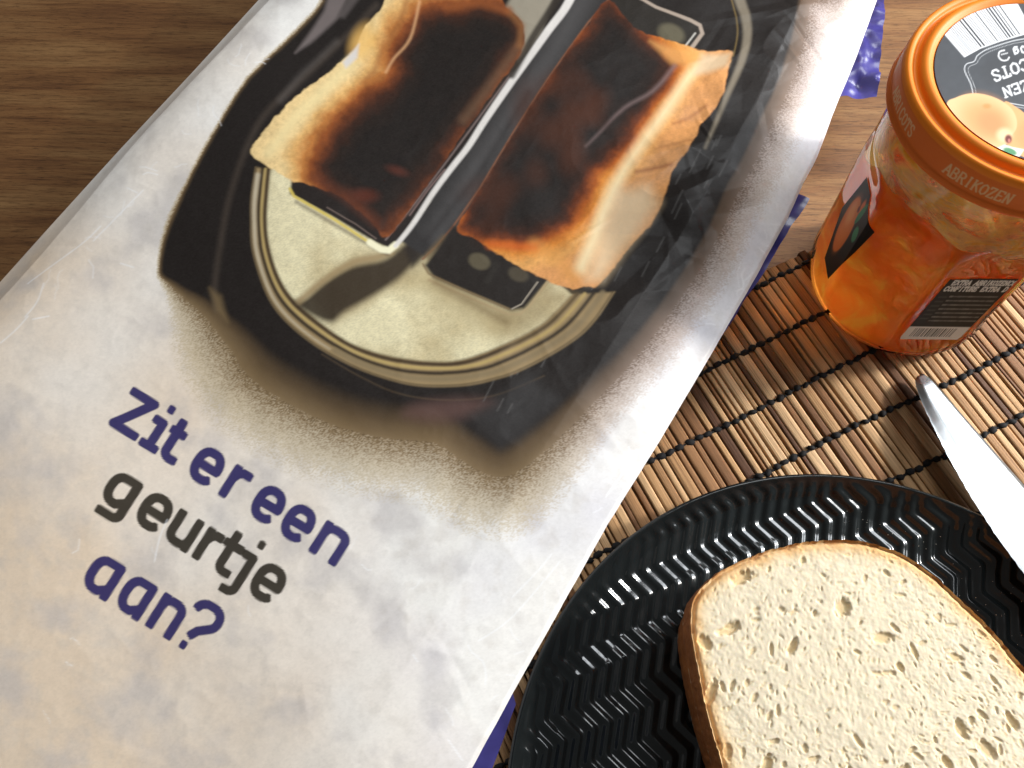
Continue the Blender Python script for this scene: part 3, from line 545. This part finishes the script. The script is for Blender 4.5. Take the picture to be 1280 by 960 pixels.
for k in range(24): h += fold(Ug, Vg, rb.uniform(.150, .190), rb.uniform(.00, .19), rb.uniform(0.3, 2.6), rb.choice((-1, 1)) * rb.uniform(.0002, .0007), rb.uniform(.003, .008), rb.uniform(.006, .018))
for k in range(14): h += fold(Ug, Vg, rb.uniform(.150, .185), rb.uniform(-.15, .0), rb.uniform(0.3, 2.6), rb.choice((-1, 1)) * rb.uniform(.00005, .00016), rb.uniform(.003, .008), rb.uniform(.006, .018))
h += fold(Ug, Vg, .166, .058, -.75, .0016, .008, .012) + fold(Ug, Vg, .176, .070, .9, -.0012, .006, .012)
for k in range(70):
    hi_ = k < 45; v_ = rb.uniform(-.15, .19); am_ = (2.0 if v_ > .02 else .7) if hi_ else .5
    h += fold(Ug, Vg, rb.uniform(.140, .188) if hi_ else rb.uniform(0, .188), v_, rb.uniform(0.2, 2.9), rb.choice((-1, 1)) * rb.uniform(.00006, .00020) * am_, rb.uniform(.0010, .0026), rb.uniform(.003, .012))
h *= sst(0, .012, dl) * sst(0, .012, dr)
# the long fold along the left side, the slope on the upper right, the sagging lower right
h -= .36 * np.maximum(0, .0100 - dl)
h -= .0045 * sst(.03, 0, dl) ** 2
h -= RK(Vg) * np.maximum(0, .0236 - dr)
h -= .0012 * (sst(.0012, 0, dl) ** 2 + sst(.0012, 0, dr) ** 2)
Zb = Z0 + h
P3 = BN[None, None] * Ug[..., None] + BA[None, None] * Vg[..., None]
# --- print
Xw, Yw = P3[..., 0].ravel() + BO[0], P3[..., 1].ravel() + BO[1]
px, py = proj(Xw, Yw, np.full(len(Xw), Z0))
hi = np.random.default_rng(2).random(len(px)) - .5
f1 = fbm(px / 60, py / 60, 4, 3); f2 = fbm(px / 160 + 5, py / 160, 3, 8); f3 = fbm(px / 14, py / 14, 3, 5)
pt = Painter(px, py, lin((232, 230, 226)))
al_ = np.arange(len(px))
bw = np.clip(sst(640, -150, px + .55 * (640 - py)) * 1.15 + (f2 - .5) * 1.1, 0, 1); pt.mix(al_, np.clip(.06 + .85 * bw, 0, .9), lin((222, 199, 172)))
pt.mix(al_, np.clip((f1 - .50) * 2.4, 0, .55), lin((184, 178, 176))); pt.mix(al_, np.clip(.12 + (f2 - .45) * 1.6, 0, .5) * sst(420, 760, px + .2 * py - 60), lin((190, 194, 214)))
pt.mix(al_, np.clip((f3 - .52) * .9, 0, .25), lin((196, 188, 178))); pt.C *= (1 + .10 * (fbm(px / 3.2, py / 3.2, 2, 7) - .5) + .05 * hi)[:, None]
BODY = catmull([(408, -40), (405, 0), (355, 56), (314, 103), (283, 153), (252, 206), (221, 269), (207, 303), (200, 332), (204, 345), (232, 363), (264, 383), (285, 402), (305, 421), (336, 455), (380, 483), (430, 506), (480, 519), (530, 524), (560, 530), (590, 551), (618, 567), (634, 566), (655, 552), (695, 522), (762, 460), (811, 404), (849, 347), (884, 290), (906, 241), (928, 200), (950, 153), (972, 105), (990, 50), (999, 0), (1004, -50)], True, 4)
J = (3 * (f1 - .5), 2.5 * (f3 - .5))
I, d = pt.sd(BODY, 130, J)
# sandy glow round the toaster, wide below it, narrow at the upper left, with printed dots at its border
ang_w = sst(330, 480, py[I]) * sst(210, 300, px[I] + .2 * py[I]); right = sst(640, 800, px[I])
wid = 6 + 82 * ang_w * (1 - right) + 52 * right + 22 * sst(190, 260, px[I]) * sst(230, 300, py[I]) * (1 - right)
g = 1 - np.clip(d / wid, 0, 1); g = np.clip(g + hi[I] * .28 * (g > .02) * (g < .75), 0, 1)
sand = np.where((right > .5)[:, None], lin((176, 158, 142)), lin((186, 168, 128)))
a = sst(0, .35, g) * .8; pt.mix(I, a * .85, lin((186, 168, 132)) * (1 - right[:, None]) + lin((172, 152, 138)) * right[:, None])
pt.mix(I, sst(.30, .80, g) * .88, lin((120, 95, 58)) * (1 - right[:, None]) + lin((110, 88, 72)) * right[:, None]); pt.mix(I, sst(.62, 1.0, g) * .75, lin((66, 50, 34)))
blur = 3 + 15 * ang_w * (1 - right * .7) * (1 - .45 * sst(540, 580, px[I]) * sst(470, 500, py[I]))
pt.mix(I, 1 - sst(-blur, blur, d + blur * .3), lin((30, 25, 23)))
# body details: seam of the left cheek, grey glints, lower lip, right-hand corner block
pt.line(catmull([(270, 386), (268, 360), (276, 310), (292, 240), (326, 160), (370, 110), (420, 55), (470, 5)], False, 6), 7, lin((74, 64, 56)), 5, .55)
pt.fill([(262, 360), (269, 388), (284, 402), (276, 370)], lin((120, 100, 70)), 6, .7)
pt.fill([(369, 66), (405, 12), (412, -10), (438, -10), (420, 22), (388, 52)], lin((118, 108, 106)), 4, .85); pt.fill([(420, 20), (440, -10), (455, -10), (430, 20)], lin((100, 92, 90)), 4, .6)
pt.line([(352, 130), (380, 92), (420, 50)], 6, lin((92, 86, 82)), 6, .45)
pt.line(catmull([(402, 442), (450, 470), (500, 492), (560, 500), (620, 494), (680, 470)], False, 6), 2, lin((78, 64, 48)), 1.5, .6)
pt.fill(catmull([(520, 505), (580, 498), (620, 505), (585, 520), (545, 528), (505, 520)], True, 5), lin((104, 76, 70)), 12, .55)
pt.fill([(590, 520), (660, 470), (700, 500), (650, 550), (625, 560)], lin((52, 50, 50)), 14, .8)
for k in range(30):
    x0, y0 = rb.uniform(590, 900), 0; y0 = 560 - (x0 - 590) * 1.05 + rb.uniform(-60, 10); l = rb.uniform(8, 26); pt.line([(x0, y0), (x0 + l * .5, y0 - l)], 1.3, lin((120, 118, 116)), 1.6, .35)
pt.line(catmull([(905, -40), (922, 0), (933, 40), (926, 80), (905, 130), (880, 190)], False, 6), 15, lin((128, 118, 102)), 3, .9, 3)
pt.line(catmull([(897, -40), (912, 0), (921, 40), (915, 76)], False, 6), 2, lin((120, 100, 60)), 1, .7)
# bezel ring
outer = catmull([(322, 214), (316, 250), (315, 280), (317, 317), (333, 367), (355, 399), (392, 430), (436, 455), (480, 472), (524, 482), (580, 482), (620, 474), (650, 464), (706, 434), (740, 407), (768, 366)], False, 6)
inner = catmull([(340, 218), (335, 275), (338, 311), (349, 346), (367, 374), (399, 402), (436, 427), (477, 442), (524, 450), (575, 450), (631, 430), (680, 404), (715, 368)], False, 6)
pt.fill(np.concatenate([outer, inner[::-1]]), lin((150, 128, 92)), 2.5, .95)
mid = lambda f_: np.array([outer[int(i)] * (1 - f_) + inner[int(i * (len(inner) - 1) / (len(outer) - 1))] * f_ for i in range(len(outer))])
pt.line(mid(.05), 2, lin((60, 48, 34)), 1.5, .6); pt.line(mid(.50), 5, lin((44, 35, 26)), 2.5, .95); pt.line(mid(.70), 4, lin((178, 154, 98)), 2, .9); pt.line(mid(.88), 5, lin((62, 48, 32)), 2.2, .95)
pt.line(mid(.22)[2:40], 5, lin((200, 190, 168)), 3, .7, .3)
pt.line(mid(.28)[40:], 7, lin((128, 112, 84)), 3, .8)
# pale top plate
PL = np.concatenate([inner, [(690, 345), (600, 295), (520, 235), (420, 215), (345, 212)]])
I, d = pt.sd(PL, 6); cr_ = lin((222, 212, 174)) * (1 - np.clip((f1[I] - .42) * 1.8, 0, .6))[:, None] + lin((176, 156, 112)) * np.clip((f1[I] - .42) * 1.8, 0, .6)[:, None]
cr_ = cr_ * (.95 + hi[I] * .2 + .22 * (fbm(px[I] / 5, py[I] / 5, 3, 6) - .5))[:, None]; pt.mix(I, 1 - sst(-3, 2, d), cr_)
pt.fill([(560, 300), (690, 350), (720, 372), (680, 404), (640, 428), (610, 400), (540, 350)], lin((132, 112, 74)), 22, .6)
pt.fill([(500, 345), (540, 320), (580, 360), (640, 400), (620, 425), (580, 400)], lin((168, 148, 104)), 16, .5)
pt.fill([(385, 372), (440, 325), (500, 300), (560, 240), (600, 300), (530, 330), (470, 370), (415, 408)], lin((140, 120, 84)), 12, .6)
pt.fill(catmull([(368, 380), (384, 371), (408, 351), (440, 333), (478, 324), (500, 308), (518, 296), (524, 316), (502, 343), (470, 366), (432, 388), (410, 402)], True, 6), lin((46, 36, 27)), 6, .95)
pt.line(catmull([(374, 376), (405, 350), (440, 328), (470, 321), (488, 314)], False, 6), 8, lin((150, 128, 92)), 4, .8)
pt.fill([(505, 310), (525, 285), (560, 235), (605, 225), (600, 262), (560, 300), (535, 316), (515, 332)], lin((44, 38, 34)), 6, .95)
# left slot and its gold rim
pt.fill([(366, 230), (364, 246), (420, 275), (470, 303), (488, 310), (500, 298), (560, 215), (650, 90), (560, 60), (450, 150)], lin((36, 30, 28)), 2.5)
pt.line([(372, 256), (420, 283), (466, 308), (484, 316)], 5, lin((70, 60, 56)), 3, .6)
pt.line([(364, 240), (369, 249), (420, 277), (462, 303)], 3.4, lin((206, 184, 92)), 1.4, .95); pt.line([(462, 303), (476, 311), (486, 312), (494, 305)], 8, lin((236, 230, 196)), 2)
pt.line([(410, 262), (445, 281), (470, 298)], 1.6, lin((120, 104, 96)), 1, .7); pt.line([(482, 299), (520, 252), (560, 200), (640, 92)], 2.2, lin((124, 108, 104)), 1.2, .75)
# middle bar between the slots, with its white edge light
pt.fill([(500, 300), (545, 240), (640, 105), (700, 25), (716, -30), (780, -30), (763, 0), (735, 31), (685, 100), (644, 162), (600, 234), (566, 281), (530, 318)], lin((48, 46, 46)), 3)
pt.line([(545, 290), (610, 190), (690, 70), (740, -20)], 24, lin((82, 80, 80)), 14, .6); pt.line([(530, 300), (600, 215), (660, 118)], 8, lin((34, 30, 30)), 6, .5)
pt.line(catmull([(494, 306), (515, 280), (539, 244), (562, 213), (585, 184), (607, 150), (644, 97), (685, 41), (708, 10), (724, -24)], False, 6), 5.5, lin((214, 209, 204)), 1.8, .97, 10.5)
pt.line(catmull([(512, 268), (535, 237), (556, 212)], False, 4), 2, lin((140, 116, 112)), 1, .6)
pt.line([(763, 0), (735, 31), (685, 100), (644, 162), (600, 234), (566, 281), (545, 306), (528, 322)], 2.2, lin((128, 84, 60)), 1.2, .85); pt.line([(555, 296), (535, 318)], 8, lin((110, 92, 66)), 5, .7)
pt.fill([(632, 10), (648, -20), (700, -20), (676, 42), (648, 80), (650, 45)], lin((150, 142, 126)), 4, .95); pt.line([(697, 0), (664, 52), (640, 95)], 9, lin((48, 42, 36)), 3, .9)
# left toast
TL = catmull([(500, -30), (480, 3), (466, 18), (455, 31), (448, 48), (440, 62), (417, 84), (396, 103), (374, 122), (348, 150), (330, 172), (318, 188), (317, 197), (324, 205), (338, 214), (364, 229), (399, 238), (430, 251), (461, 275), (478, 296), (492, 288), (520, 250), (560, 195), (610, 125), (652, 66), (655, 40), (646, 20), (630, 6), (610, -25)], True, 5)
core = [(530, 20), (600, 12), (640, 24), (648, 48), (640, 66), (600, 125), (520, 236), (478, 286), (440, 252), (412, 232), (400, 212), (416, 184), (446, 146), (488, 112), (502, 92), (500, 64), (512, 44)]
def toast(outline, core_, wid, seed, stops):
    J = (16 * (fbm(px / 28, py / 28, 4, seed) - .5), 16 * (fbm(px / 28 + 9, py / 28, 4, seed) - .5)); J2 = (4 * (f3 - .5), 4 * (fbm(px / 7, py / 7, 2, seed) - .5))
    I, d = pt.sd(outline, 8, J2); m_ = 1 - sst(-1.6, 1.6, d)
    Ic, dc = pt.sd(core_, 400, J); D = np.full(len(px), 1e3); D[Ic] = dc; t = np.clip(D[I] / wid, -.6, 1.2) + .16 * (f3[I] - .5)
    xs = [s for s, c in stops]; cs = np.array([lin(c) for s, c in stops])
    col = np.stack([np.interp(t, xs, cs[:, k]) for k in range(3)], 1) * (1 + .10 * hi[I] + .25 * (fbm(px[I] / 11, py[I] / 11, 3, seed + 4) - .5) + .30 * (fbm(px[I] / 3.6, py[I] / 3.6, 2, seed + 5) - .5))[:, None]
    pt.mix(I, m_, col)
toast(TL, core, 48, 31, [(-.6, (30, 25, 23)), (-.28, (36, 27, 23)), (-.05, (56, 33, 24)), (.12, (92, 48, 27)), (.30, (134, 72, 34)), (.5, (182, 118, 60)), (.72, (214, 168, 104)), (1.0, (226, 196, 140))])
pt.line(catmull([(440, 75), (420, 98), (400, 120), (372, 150), (352, 178), (338, 196)], False, 5), 13, lin((232, 214, 160)), 8, .65)
pt.line(catmull([(510, -10), (500, 22), (480, 55), (468, 84), (455, 102)], False, 5), 6, lin((150, 96, 52)), 5, .55); pt.line(catmull([(524, 0), (512, 45), (492, 70), (482, 88)], False, 5), 3, lin((214, 164, 118)), 2.5, .7)
pt.spot((452, 50), 14, 22, lin((228, 180, 100)), .6, .7, .4); pt.fill([(428, 76), (448, 52), (446, 70), (432, 84)], lin((210, 206, 204)), 3, .9)
pt.spot((497, 214), 12, 5, lin((96, 48, 36)), .9, .55, .3); pt.spot((455, 246), 16, 8, lin((92, 44, 30)), .8, .7); pt.line([(395, 226), (430, 246), (470, 278)], 12, lin((96, 52, 36)), 8, .5)
pt.line([(648, 60), (610, 112), (580, 150)], 12, lin((104, 78, 58)), 7, .6); pt.line([(636, 14), (652, 34), (650, 58)], 8, lin((132, 88, 52)), 5, .7); pt.line([(560, 6), (600, 2), (634, 14)], 10, lin((140, 78, 40)), 6, .7)
# right slot: upper end, lower end
pt.fill([(763, 0), (790, -20), (819, 12), (866, 31), (877, 44), (862, 66), (800, 60), (740, 60)], lin((40, 36, 32)), 3); pt.spot((838, 47), 17, 12, lin((96, 90, 72)), .3, .9, .4)
pt.line([(785, -6), (819, 13), (862, 30), (874, 36), (877, 46), (864, 64)], 3.2, lin((168, 152, 138)), 1.2, .9, 5); pt.line([(868, 46), (856, 62)], 2, lin((200, 196, 188)), 1, .8)
pt.fill([(530, 330), (541, 345), (639, 388), (656, 386), (690, 345), (640, 320), (590, 285), (566, 281)], lin((36, 31, 28)), 4)
pt.spot((599, 325), 14, 10, lin((92, 84, 66)), .25, .9, .4); pt.spot((648, 342), 13, 9, lin((80, 72, 58)), .3, .8, .4); pt.line([(610, 350), (620, 330)], 8, lin((44, 40, 36)), 3, .8)
pt.line([(528, 328), (535, 340), (580, 361), (636, 386)], 2.4, lin((120, 100, 72)), 1.2, .8); pt.line([(536, 348), (580, 368), (636, 393), (650, 393), (662, 383), (684, 352)], 3.2, lin((168, 148, 112)), 1.4, .9); pt.line([(640, 386), (652, 380), (672, 352)], 1.6, lin((190, 178, 160)), 1, .7)
pt.line([(545, 352), (590, 378), (632, 402)], 9, lin((104, 84, 54)), 7, .5)
# right toast
TR = catmull([(790, 38), (820, 50), (850, 60), (880, 68), (900, 68), (913, 70), (911, 84), (906, 104), (901, 125), (889, 144), (876, 159), (868, 175), (861, 190), (846, 207), (838, 218), (836, 231), (831, 246), (826, 259), (812, 284), (792, 304), (770, 332), (752, 352), (742, 360), (730, 357), (721, 361), (702, 358), (676, 346), (642, 328), (609, 307), (588, 294), (572, 282), (600, 236), (644, 164), (685, 102), (735, 33), (762, 4)], True, 5)
core2 = [(760, 5), (790, 40), (818, 66), (836, 84), (820, 118), (790, 152), (774, 184), (738, 210), (722, 245), (706, 274), (675, 290), (640, 292), (606, 290), (580, 278), (600, 238), (644, 166), (700, 84)]
toast(TR, core2, 44, 47, [(-.6, (31, 26, 24)), (-.3, (38, 27, 23)), (-.06, (60, 33, 22)), (.12, (104, 50, 24)), (.30, (166, 86, 32)), (.5, (206, 130, 54)), (.75, (214, 156, 88)), (1.1, (208, 146, 88))])
pt.line(catmull([(868, 90), (852, 112), (835, 137), (801, 184), (776, 222), (756, 264), (742, 300), (726, 335)], False, 6), 10, lin((240, 226, 182)), 9, .75, 15)
pt.fill([(812, 56), (850, 66), (880, 72), (862, 90), (838, 84)], lin((224, 162, 92)), 6, .7)
pt.fill([(770, 240), (810, 236), (822, 258), (790, 300), (752, 350), (734, 350), (750, 290)], lin((226, 202, 164)), 14, .75); pt.fill([(876, 72), (912, 72), (908, 88), (884, 96), (866, 98)], lin((214, 196, 164)), 6, .7)
pt.line(catmull([(840, 158), (860, 150), (882, 136)], False, 4), 3.5, lin((150, 92, 52)), 3, .6); pt.line(catmull([(820, 190), (840, 186), (862, 180)], False, 4), 2.5, lin((158, 100, 58)), 3, .5); pt.line(catmull([(795, 218), (818, 214), (838, 210)], False, 4), 4.5, lin((140, 80, 44)), 3, .65)
pt.line([(668, 306), (700, 325), (716, 345)], 16, lin((224, 158, 84)), 9, .5); pt.line([(612, 304), (640, 306), (668, 308)], 9, lin((206, 96, 30)), 6, .6)
pt.line(catmull([(842, 88), (815, 118), (780, 138), (745, 172), (732, 184)], False, 4), 5, lin((140, 118, 116)), 4, .55, 1)
for k in range(14): t_ = rb.random(); pt.spot((rb.uniform(-45, 45) + 640 + 90 * (1 - t_), rb.uniform(70, 90) + 190 * t_), rb.uniform(14, 34), rb.uniform(8, 18), lin((78, 42, 26)), .9, .4, rb.uniform(0, 3))
pt.mix(al_, np.clip(np.abs(hi) * .06, 0, 1), lin((128, 124, 120)))
# --- lettering (strokes on three slanted baselines)
BLUE = lin((36, 30, 92)); BRN = lin((42, 36, 26))
def tp(s, n_): x_ = 190 + .847 * s + .531 * n_; y_ = 180 + .531 * s - .847 * n_; return (60 + x_ / 2.595, 460 + y_ / 2.595)
def strokes(lines, col, wd=12.0):
    """one letter: blunt-ended strokes joined before inking"""
    G = [np.array([tp(*p) for p in g]) for g in lines]; A = np.concatenate(G); I = pt.sub(A, wd); x, y = pt.X[I], pt.Y[I]; D = np.full(len(I), 1e9)
    for P in G:
        for i in range(len(P) - 1):
            q, t = pt.dseg(x, y, P[i], P[i + 1]); d = np.sqrt(q) - wd / 2; e = P[i + 1] - P[i]; e = e / (np.hypot(*e) + 1e-9)
            if i == 0: d = np.maximum(d, -((x - P[i][0]) * e[0] + (y - P[i][1]) * e[1]) - wd * .36)
            if i == len(P) - 2: d = np.maximum(d, ((x - P[i + 1][0]) * e[0] + (y - P[i + 1][1]) * e[1]) - wd * .36)
            D = np.minimum(D, d)
    pt.mix(I, .96 * (1 - sst(-.9, .9, D)), col)
def arc(cx, cy, rx, ry, a0, a1, n_=22, p=2.5):
    o = []
    for k in range(n_ + 1):
        a_ = math.radians(a0 + (a1 - a0) * k / n_); c, s_ = math.cos(a_), math.sin(a_); o.append((cx + rx * math.copysign(abs(c) ** (2 / p), c), cy + ry * math.copysign(abs(s_) ** (2 / p), s_)))
    return o
def g_e(x, b_, w_, xh): cx, cy, rx, ry = x + w_ / 2, b_ + xh / 2, w_ / 2 - 8, xh / 2 - 9; return [[(cx - rx, cy - 2), (cx + rx, cy - 2)], arc(cx, cy, rx, ry, 0, 305)]
def g_n(x0, x1, b_, xh): return [[(x0, b_ + 8), (x0, b_ + xh - 8)], [(x0, b_ + xh * .62)] + arc((x0 + x1) / 2, b_ + xh - 13 - 30, (x1 - x0) / 2, 30, 150, 0, 14, 2.6) + [(x1, b_ + 8)]]
def g_r(x0, xe, b_, xh): return [[(x0, b_ + 8), (x0, b_ + xh - 8)], [(x0, b_ + xh * .60), (x0 + 10, b_ + xh - 24), (x0 + 24, b_ + xh - 14), (xe, b_ + xh - 14)]]
def g_t(x, b_, top, xh, xl, xr): return [[(x, b_ + top), (x, b_ + 34)] + arc(x + 24, b_ + 34, 24, 22, 180, 270, 8, 2.2) + [(x + 38, b_ + 13)], [(xl, b_ + xh - 12), (xr, b_ + xh - 12)]]
def g_a(x, xr, b_, xh): cx, rx = (x + xr) / 2, (xr - x) / 2; return [[(xr, b_ + xh - 12), (cx + 4, b_ + xh - 12)] + arc(cx, b_ + xh / 2, rx, xh / 2 - 12, 95, 180, 10)[1:] + arc(cx, b_ + xh / 2, rx, xh / 2 - 12, 180, 275, 10) + [(xr, b_ + 34)], [(xr, b_ + xh - 12), (xr, b_ + 6)]]
strokes([[(12, 136), (92, 136), (12, 14), (94, 14)]], BLUE)
strokes([[(122, 99), (148, 99), (148, 12)], [(124, 12), (170, 12)], [(146, 151), (148, 151)]], BLUE); strokes(g_t(201, 0, 136, 112, 186, 224), BLUE)
strokes(g_e(298, 0, 88, 114), BLUE); strokes(g_r(432, 478, 0, 114), BLUE); strokes(g_e(535, 0, 88, 114), BLUE); strokes(g_e(651, 0, 88, 114), BLUE); strokes(g_n(783, 858, 0, 116), BLUE)
b2 = -219
strokes(g_a(118, 190, b2, 114) + [[(190, b2 + 20), (190, b2 - 6)] + arc(166, b2 - 10, 24, 20, 0, -90, 8, 2.2) + [(126, b2 - 30)]], BRN)
strokes(g_e(234, b2, 88, 116), BRN); strokes([[(354, b2 + 106)] + [(354, b2 + 40)] + arc(387, b2 + 43, 33, 30, 180, 330, 14, 2.6) + [(420, b2 + 44)], [(420, b2 + 106), (420, b2 + 8)]], BRN)
strokes(g_r(466, 506, b2, 114), BRN); strokes(g_t(546, b2, 140, 114, 528, 582), BRN); strokes([[(602, b2 + 100), (630, b2 + 100), (630, b2)] + arc(606, b2 - 10, 24, 22, 0, -90, 8, 2.2) + [(594, b2 - 33)], [(629, b2 + 152), (631, b2 + 152)]], BRN); strokes(g_e(669, b2, 92, 118), BRN)
b3 = -490
strokes(g_a(212, 284, b3, 126), BLUE, 12.0); strokes(g_a(334, 404, b3, 126), BLUE, 12.0); strokes(g_n(456, 526, b3, 126), BLUE, 12.0)
strokes([arc(602, b3 + 130, 44, 38, 165, -50, 18, 2.3) + [(600, b3 + 74), (588, b3 + 52)], [(583, b3 + 12), (585, b3 + 12)]], BLUE, 12.0)
# --- worn print: pale scuffs along creases
SC = lin((246, 247, 250))
for g in ([(585, 806), (590, 815), (603, 826), (607, 842), (606, 855)], [(516, 818), (522, 827)], [(690, 690), (672, 712), (640, 745)], [(842, 532), (852, 546), (858, 552)], [(828, 520), (838, 528)], [(30, 395), (45, 375), (52, 352)], [(0, 428), (18, 412), (34, 394)], [(40, 398), (60, 394)], [(150, 328), (166, 333)], [(116, 300), (150, 268), (180, 240)], [(30, 350), (60, 330), (105, 300), (125, 282)], [(206, 648), (196, 672), (190, 700)], [(560, 925), (577, 950)], [(598, 800), (640, 770), (700, 700)], [(760, 615), (800, 560)]):
    pt.line(catmull(g, False, 4), 1.5, SC, 1.2, .5)
for k in range(70):
    q_ = rb.random()
    if q_ < .5: u_ = rb.uniform(0, 1); x0, y0 = 620 + 380 * u_, 900 - 640 * u_ - rb.uniform(20, 60)
    elif q_ < .8: u_ = rb.uniform(0, 1); x0, y0 = 20 + 290 * u_ + rb.uniform(0, 40), 370 - 330 * u_ + rb.uniform(0, 40)
    else: x0, y0 = rb.uniform(0, 700), rb.uniform(560, 960)
    P_ = [(x0, y0)]; a_ = rb.uniform(0, 6.28)
    for j in range(rb.randint(2, 4)): a_ += rb.uniform(-.8, .8); P_.append((P_[-1][0] + rb.uniform(3, 9) * math.cos(a_), P_[-1][1] + rb.uniform(3, 9) * math.sin(a_)))
    pt.line(P_, 1.0, SC, 1.2, rb.uniform(.25, .6))
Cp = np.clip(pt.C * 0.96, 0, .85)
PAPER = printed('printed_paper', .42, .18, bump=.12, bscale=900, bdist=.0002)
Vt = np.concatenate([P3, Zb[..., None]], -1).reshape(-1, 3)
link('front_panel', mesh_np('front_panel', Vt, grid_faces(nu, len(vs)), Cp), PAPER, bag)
# side gussets (folded inwards), made from the rim of the front panel down to the table
stepv = 6; iv = np.arange(0, len(vs), stepv)
PLAIN = simple('plain_paper', (.62, .62, .63), .55, .3)
def gusset(col_i, sgn, inset):
    rows = []
    for f_, ins in ((0, 0), (.08, .0006), (.25, inset * .7), (.5, inset), (.8, inset * .8), (1.0, inset * .7)):
        z = Zb[col_i, iv] * (1 - f_) + .0035 * f_; u = Ug[col_i, iv] - sgn * (ins + .0008 * (fbm(vs[iv] * 90 + f_ * 7, vs[iv] * 0 + f_, 3, 5) - .5) * (f_ > .05))
        p = BN[None] * u[:, None] + BA[None] * vs[iv][:, None]; rows.append(np.concatenate([p, z[:, None]], 1))
    V = np.stack(rows, 0).reshape(-1, 3); link('gusset', mesh_np('gusset', V, grid_faces(len(rows), len(iv), False, sgn > 0)), PLAIN, bag)
gusset(0, -1, .006); gusset(nu - 1, 1, .020)
# blue back panel under the bag with a crumpled flange that peeks out along the right edge
m, nt, b = new_mat('blue_print'); b.inputs['Roughness'].default_value = .30; b.inputs['Specular IOR Level'].default_value = .5
tc = N(nt, 'ShaderNodeTexCoord'); nz = N(nt, 'ShaderNodeTexNoise'); nz.inputs['Scale'].default_value = 140; nz.inputs['Detail'].default_value = 4; L(nt, tc.outputs['Object'], nz.inputs['Vector'])
r_ = ramp(nt, [(0.3, (.030, .025, .145)), (0.65, (.055, .047, .235))]); L(nt, nz.outputs['Fac'], r_.inputs[0]); L(nt, r_.outputs[0], b.inputs['Base Color'])
BLUEM = m
nb = 24; sb, vb = np.meshgrid(np.linspace(0, 1, nb), vs[iv], indexing='ij')
ub = (UL[iv][None] + .0042) * (1 - sb) + (UR[iv][None] - .014) * sb; p = BN * ub[..., None] + BA * vb[..., None]
link('back_panel', mesh_np('back_panel', np.concatenate([p, (.0034 + .0004 * fbm(ub * 60, vb * 60, 2, 3))[..., None]], -1).reshape(-1, 3), grid_faces(nb, len(iv), False, True)), BLUEM, bag)
def blue_flange(name, P, z0, amp, seed, nu_=40, nv_=60, droop=0.0):
    """crumpled sheet between four world corners (near-left, near-right, far-right, far-left)"""
    P = [np.array(a, float) - np.append(BO, 0) for a in P]; U, Vv = np.meshgrid(np.linspace(0, 1, nu_), np.linspace(0, 1, nv_), indexing='ij')
    Q = (P[0] * ((1 - U) * (1 - Vv))[..., None] + P[1] * (U * (1 - Vv))[..., None] + P[2] * (U * Vv)[..., None] + P[3] * ((1 - U) * Vv)[..., None])
    k_ = 1 - 2 * np.abs(fbm(Q[..., 0] * 75, Q[..., 1] * 75, 3, seed) - .5) * 2; Q[..., 2] += amp * k_ - droop * U ** 2
    Q[..., :2] += (.0012 * (fbm(Vv * 6 + seed, U * 4, 2, seed + 1) - .5) * U)[..., None] * BN
    link(name, mesh_np(name, Q.reshape(-1, 3), grid_faces(nu_, nv_)), BLUEM, bag)
def at_uv(u, v, z): p = BO + BN * u + BA * v; return (p[0], p[1], z)
def uvz(u, v, z): return at_uv(np.interp(v, eR[:, 0], eR[:, 1]) + u, v, z)
blue_flange('back_flap', [uvz(-.02, .035, .036), uvz(-.0005, .038, .040), uvz(.0036, .096, .040), uvz(-.02, .100, .036)], .03, .0010, 4)
blue_flange('back_flap', [uvz(-.02, -.175, .034), uvz(.0130, -.175, .036), uvz(.0010, -.080, .040), uvz(-.02, -.06, .034)], .03, .0006, 6)
blue_flange('folded_corner', [(.100, .2085, .028), (.1360, .2067, .028), (.1530, .262, .028), (.110, .280, .028)], .03, .0035, 9)

# ------------------------------------------------------------------ crumbs on the plate
V, F = [], []; rc = random.Random(12)
for k in range(230):
    a = rc.uniform(.1, 1.45); q_ = rc.uniform(.052, .084); x, y = PC[0] + q_ * math.cos(a), PC[1] + q_ * math.sin(a)
    z = float(np.interp(q_, [0, .068, .076, .0825, .087], [.0058, .0058, .0061, .0070, .0086])) + .0007; s = rc.uniform(.00006, .00016)
    b0 = len(V); V += [(x + s, y, z), (x - s * .5, y + s * .9, z), (x - s * .6, y - s * .8, z), (x, y, z + s * 1.3)]; F += [(b0, b0 + 1, b0 + 3), (b0 + 1, b0 + 2, b0 + 3), (b0 + 2, b0, b0 + 3), (b0, b0 + 2, b0 + 1)]
tag(link('crumbs', mesh_np('crumbs', V, F), simple('crumb_dust', (.75, .70, .60), .8)), 'fine pale bread crumbs scattered over the plate beside the bread', 'crumbs', kind='stuff')
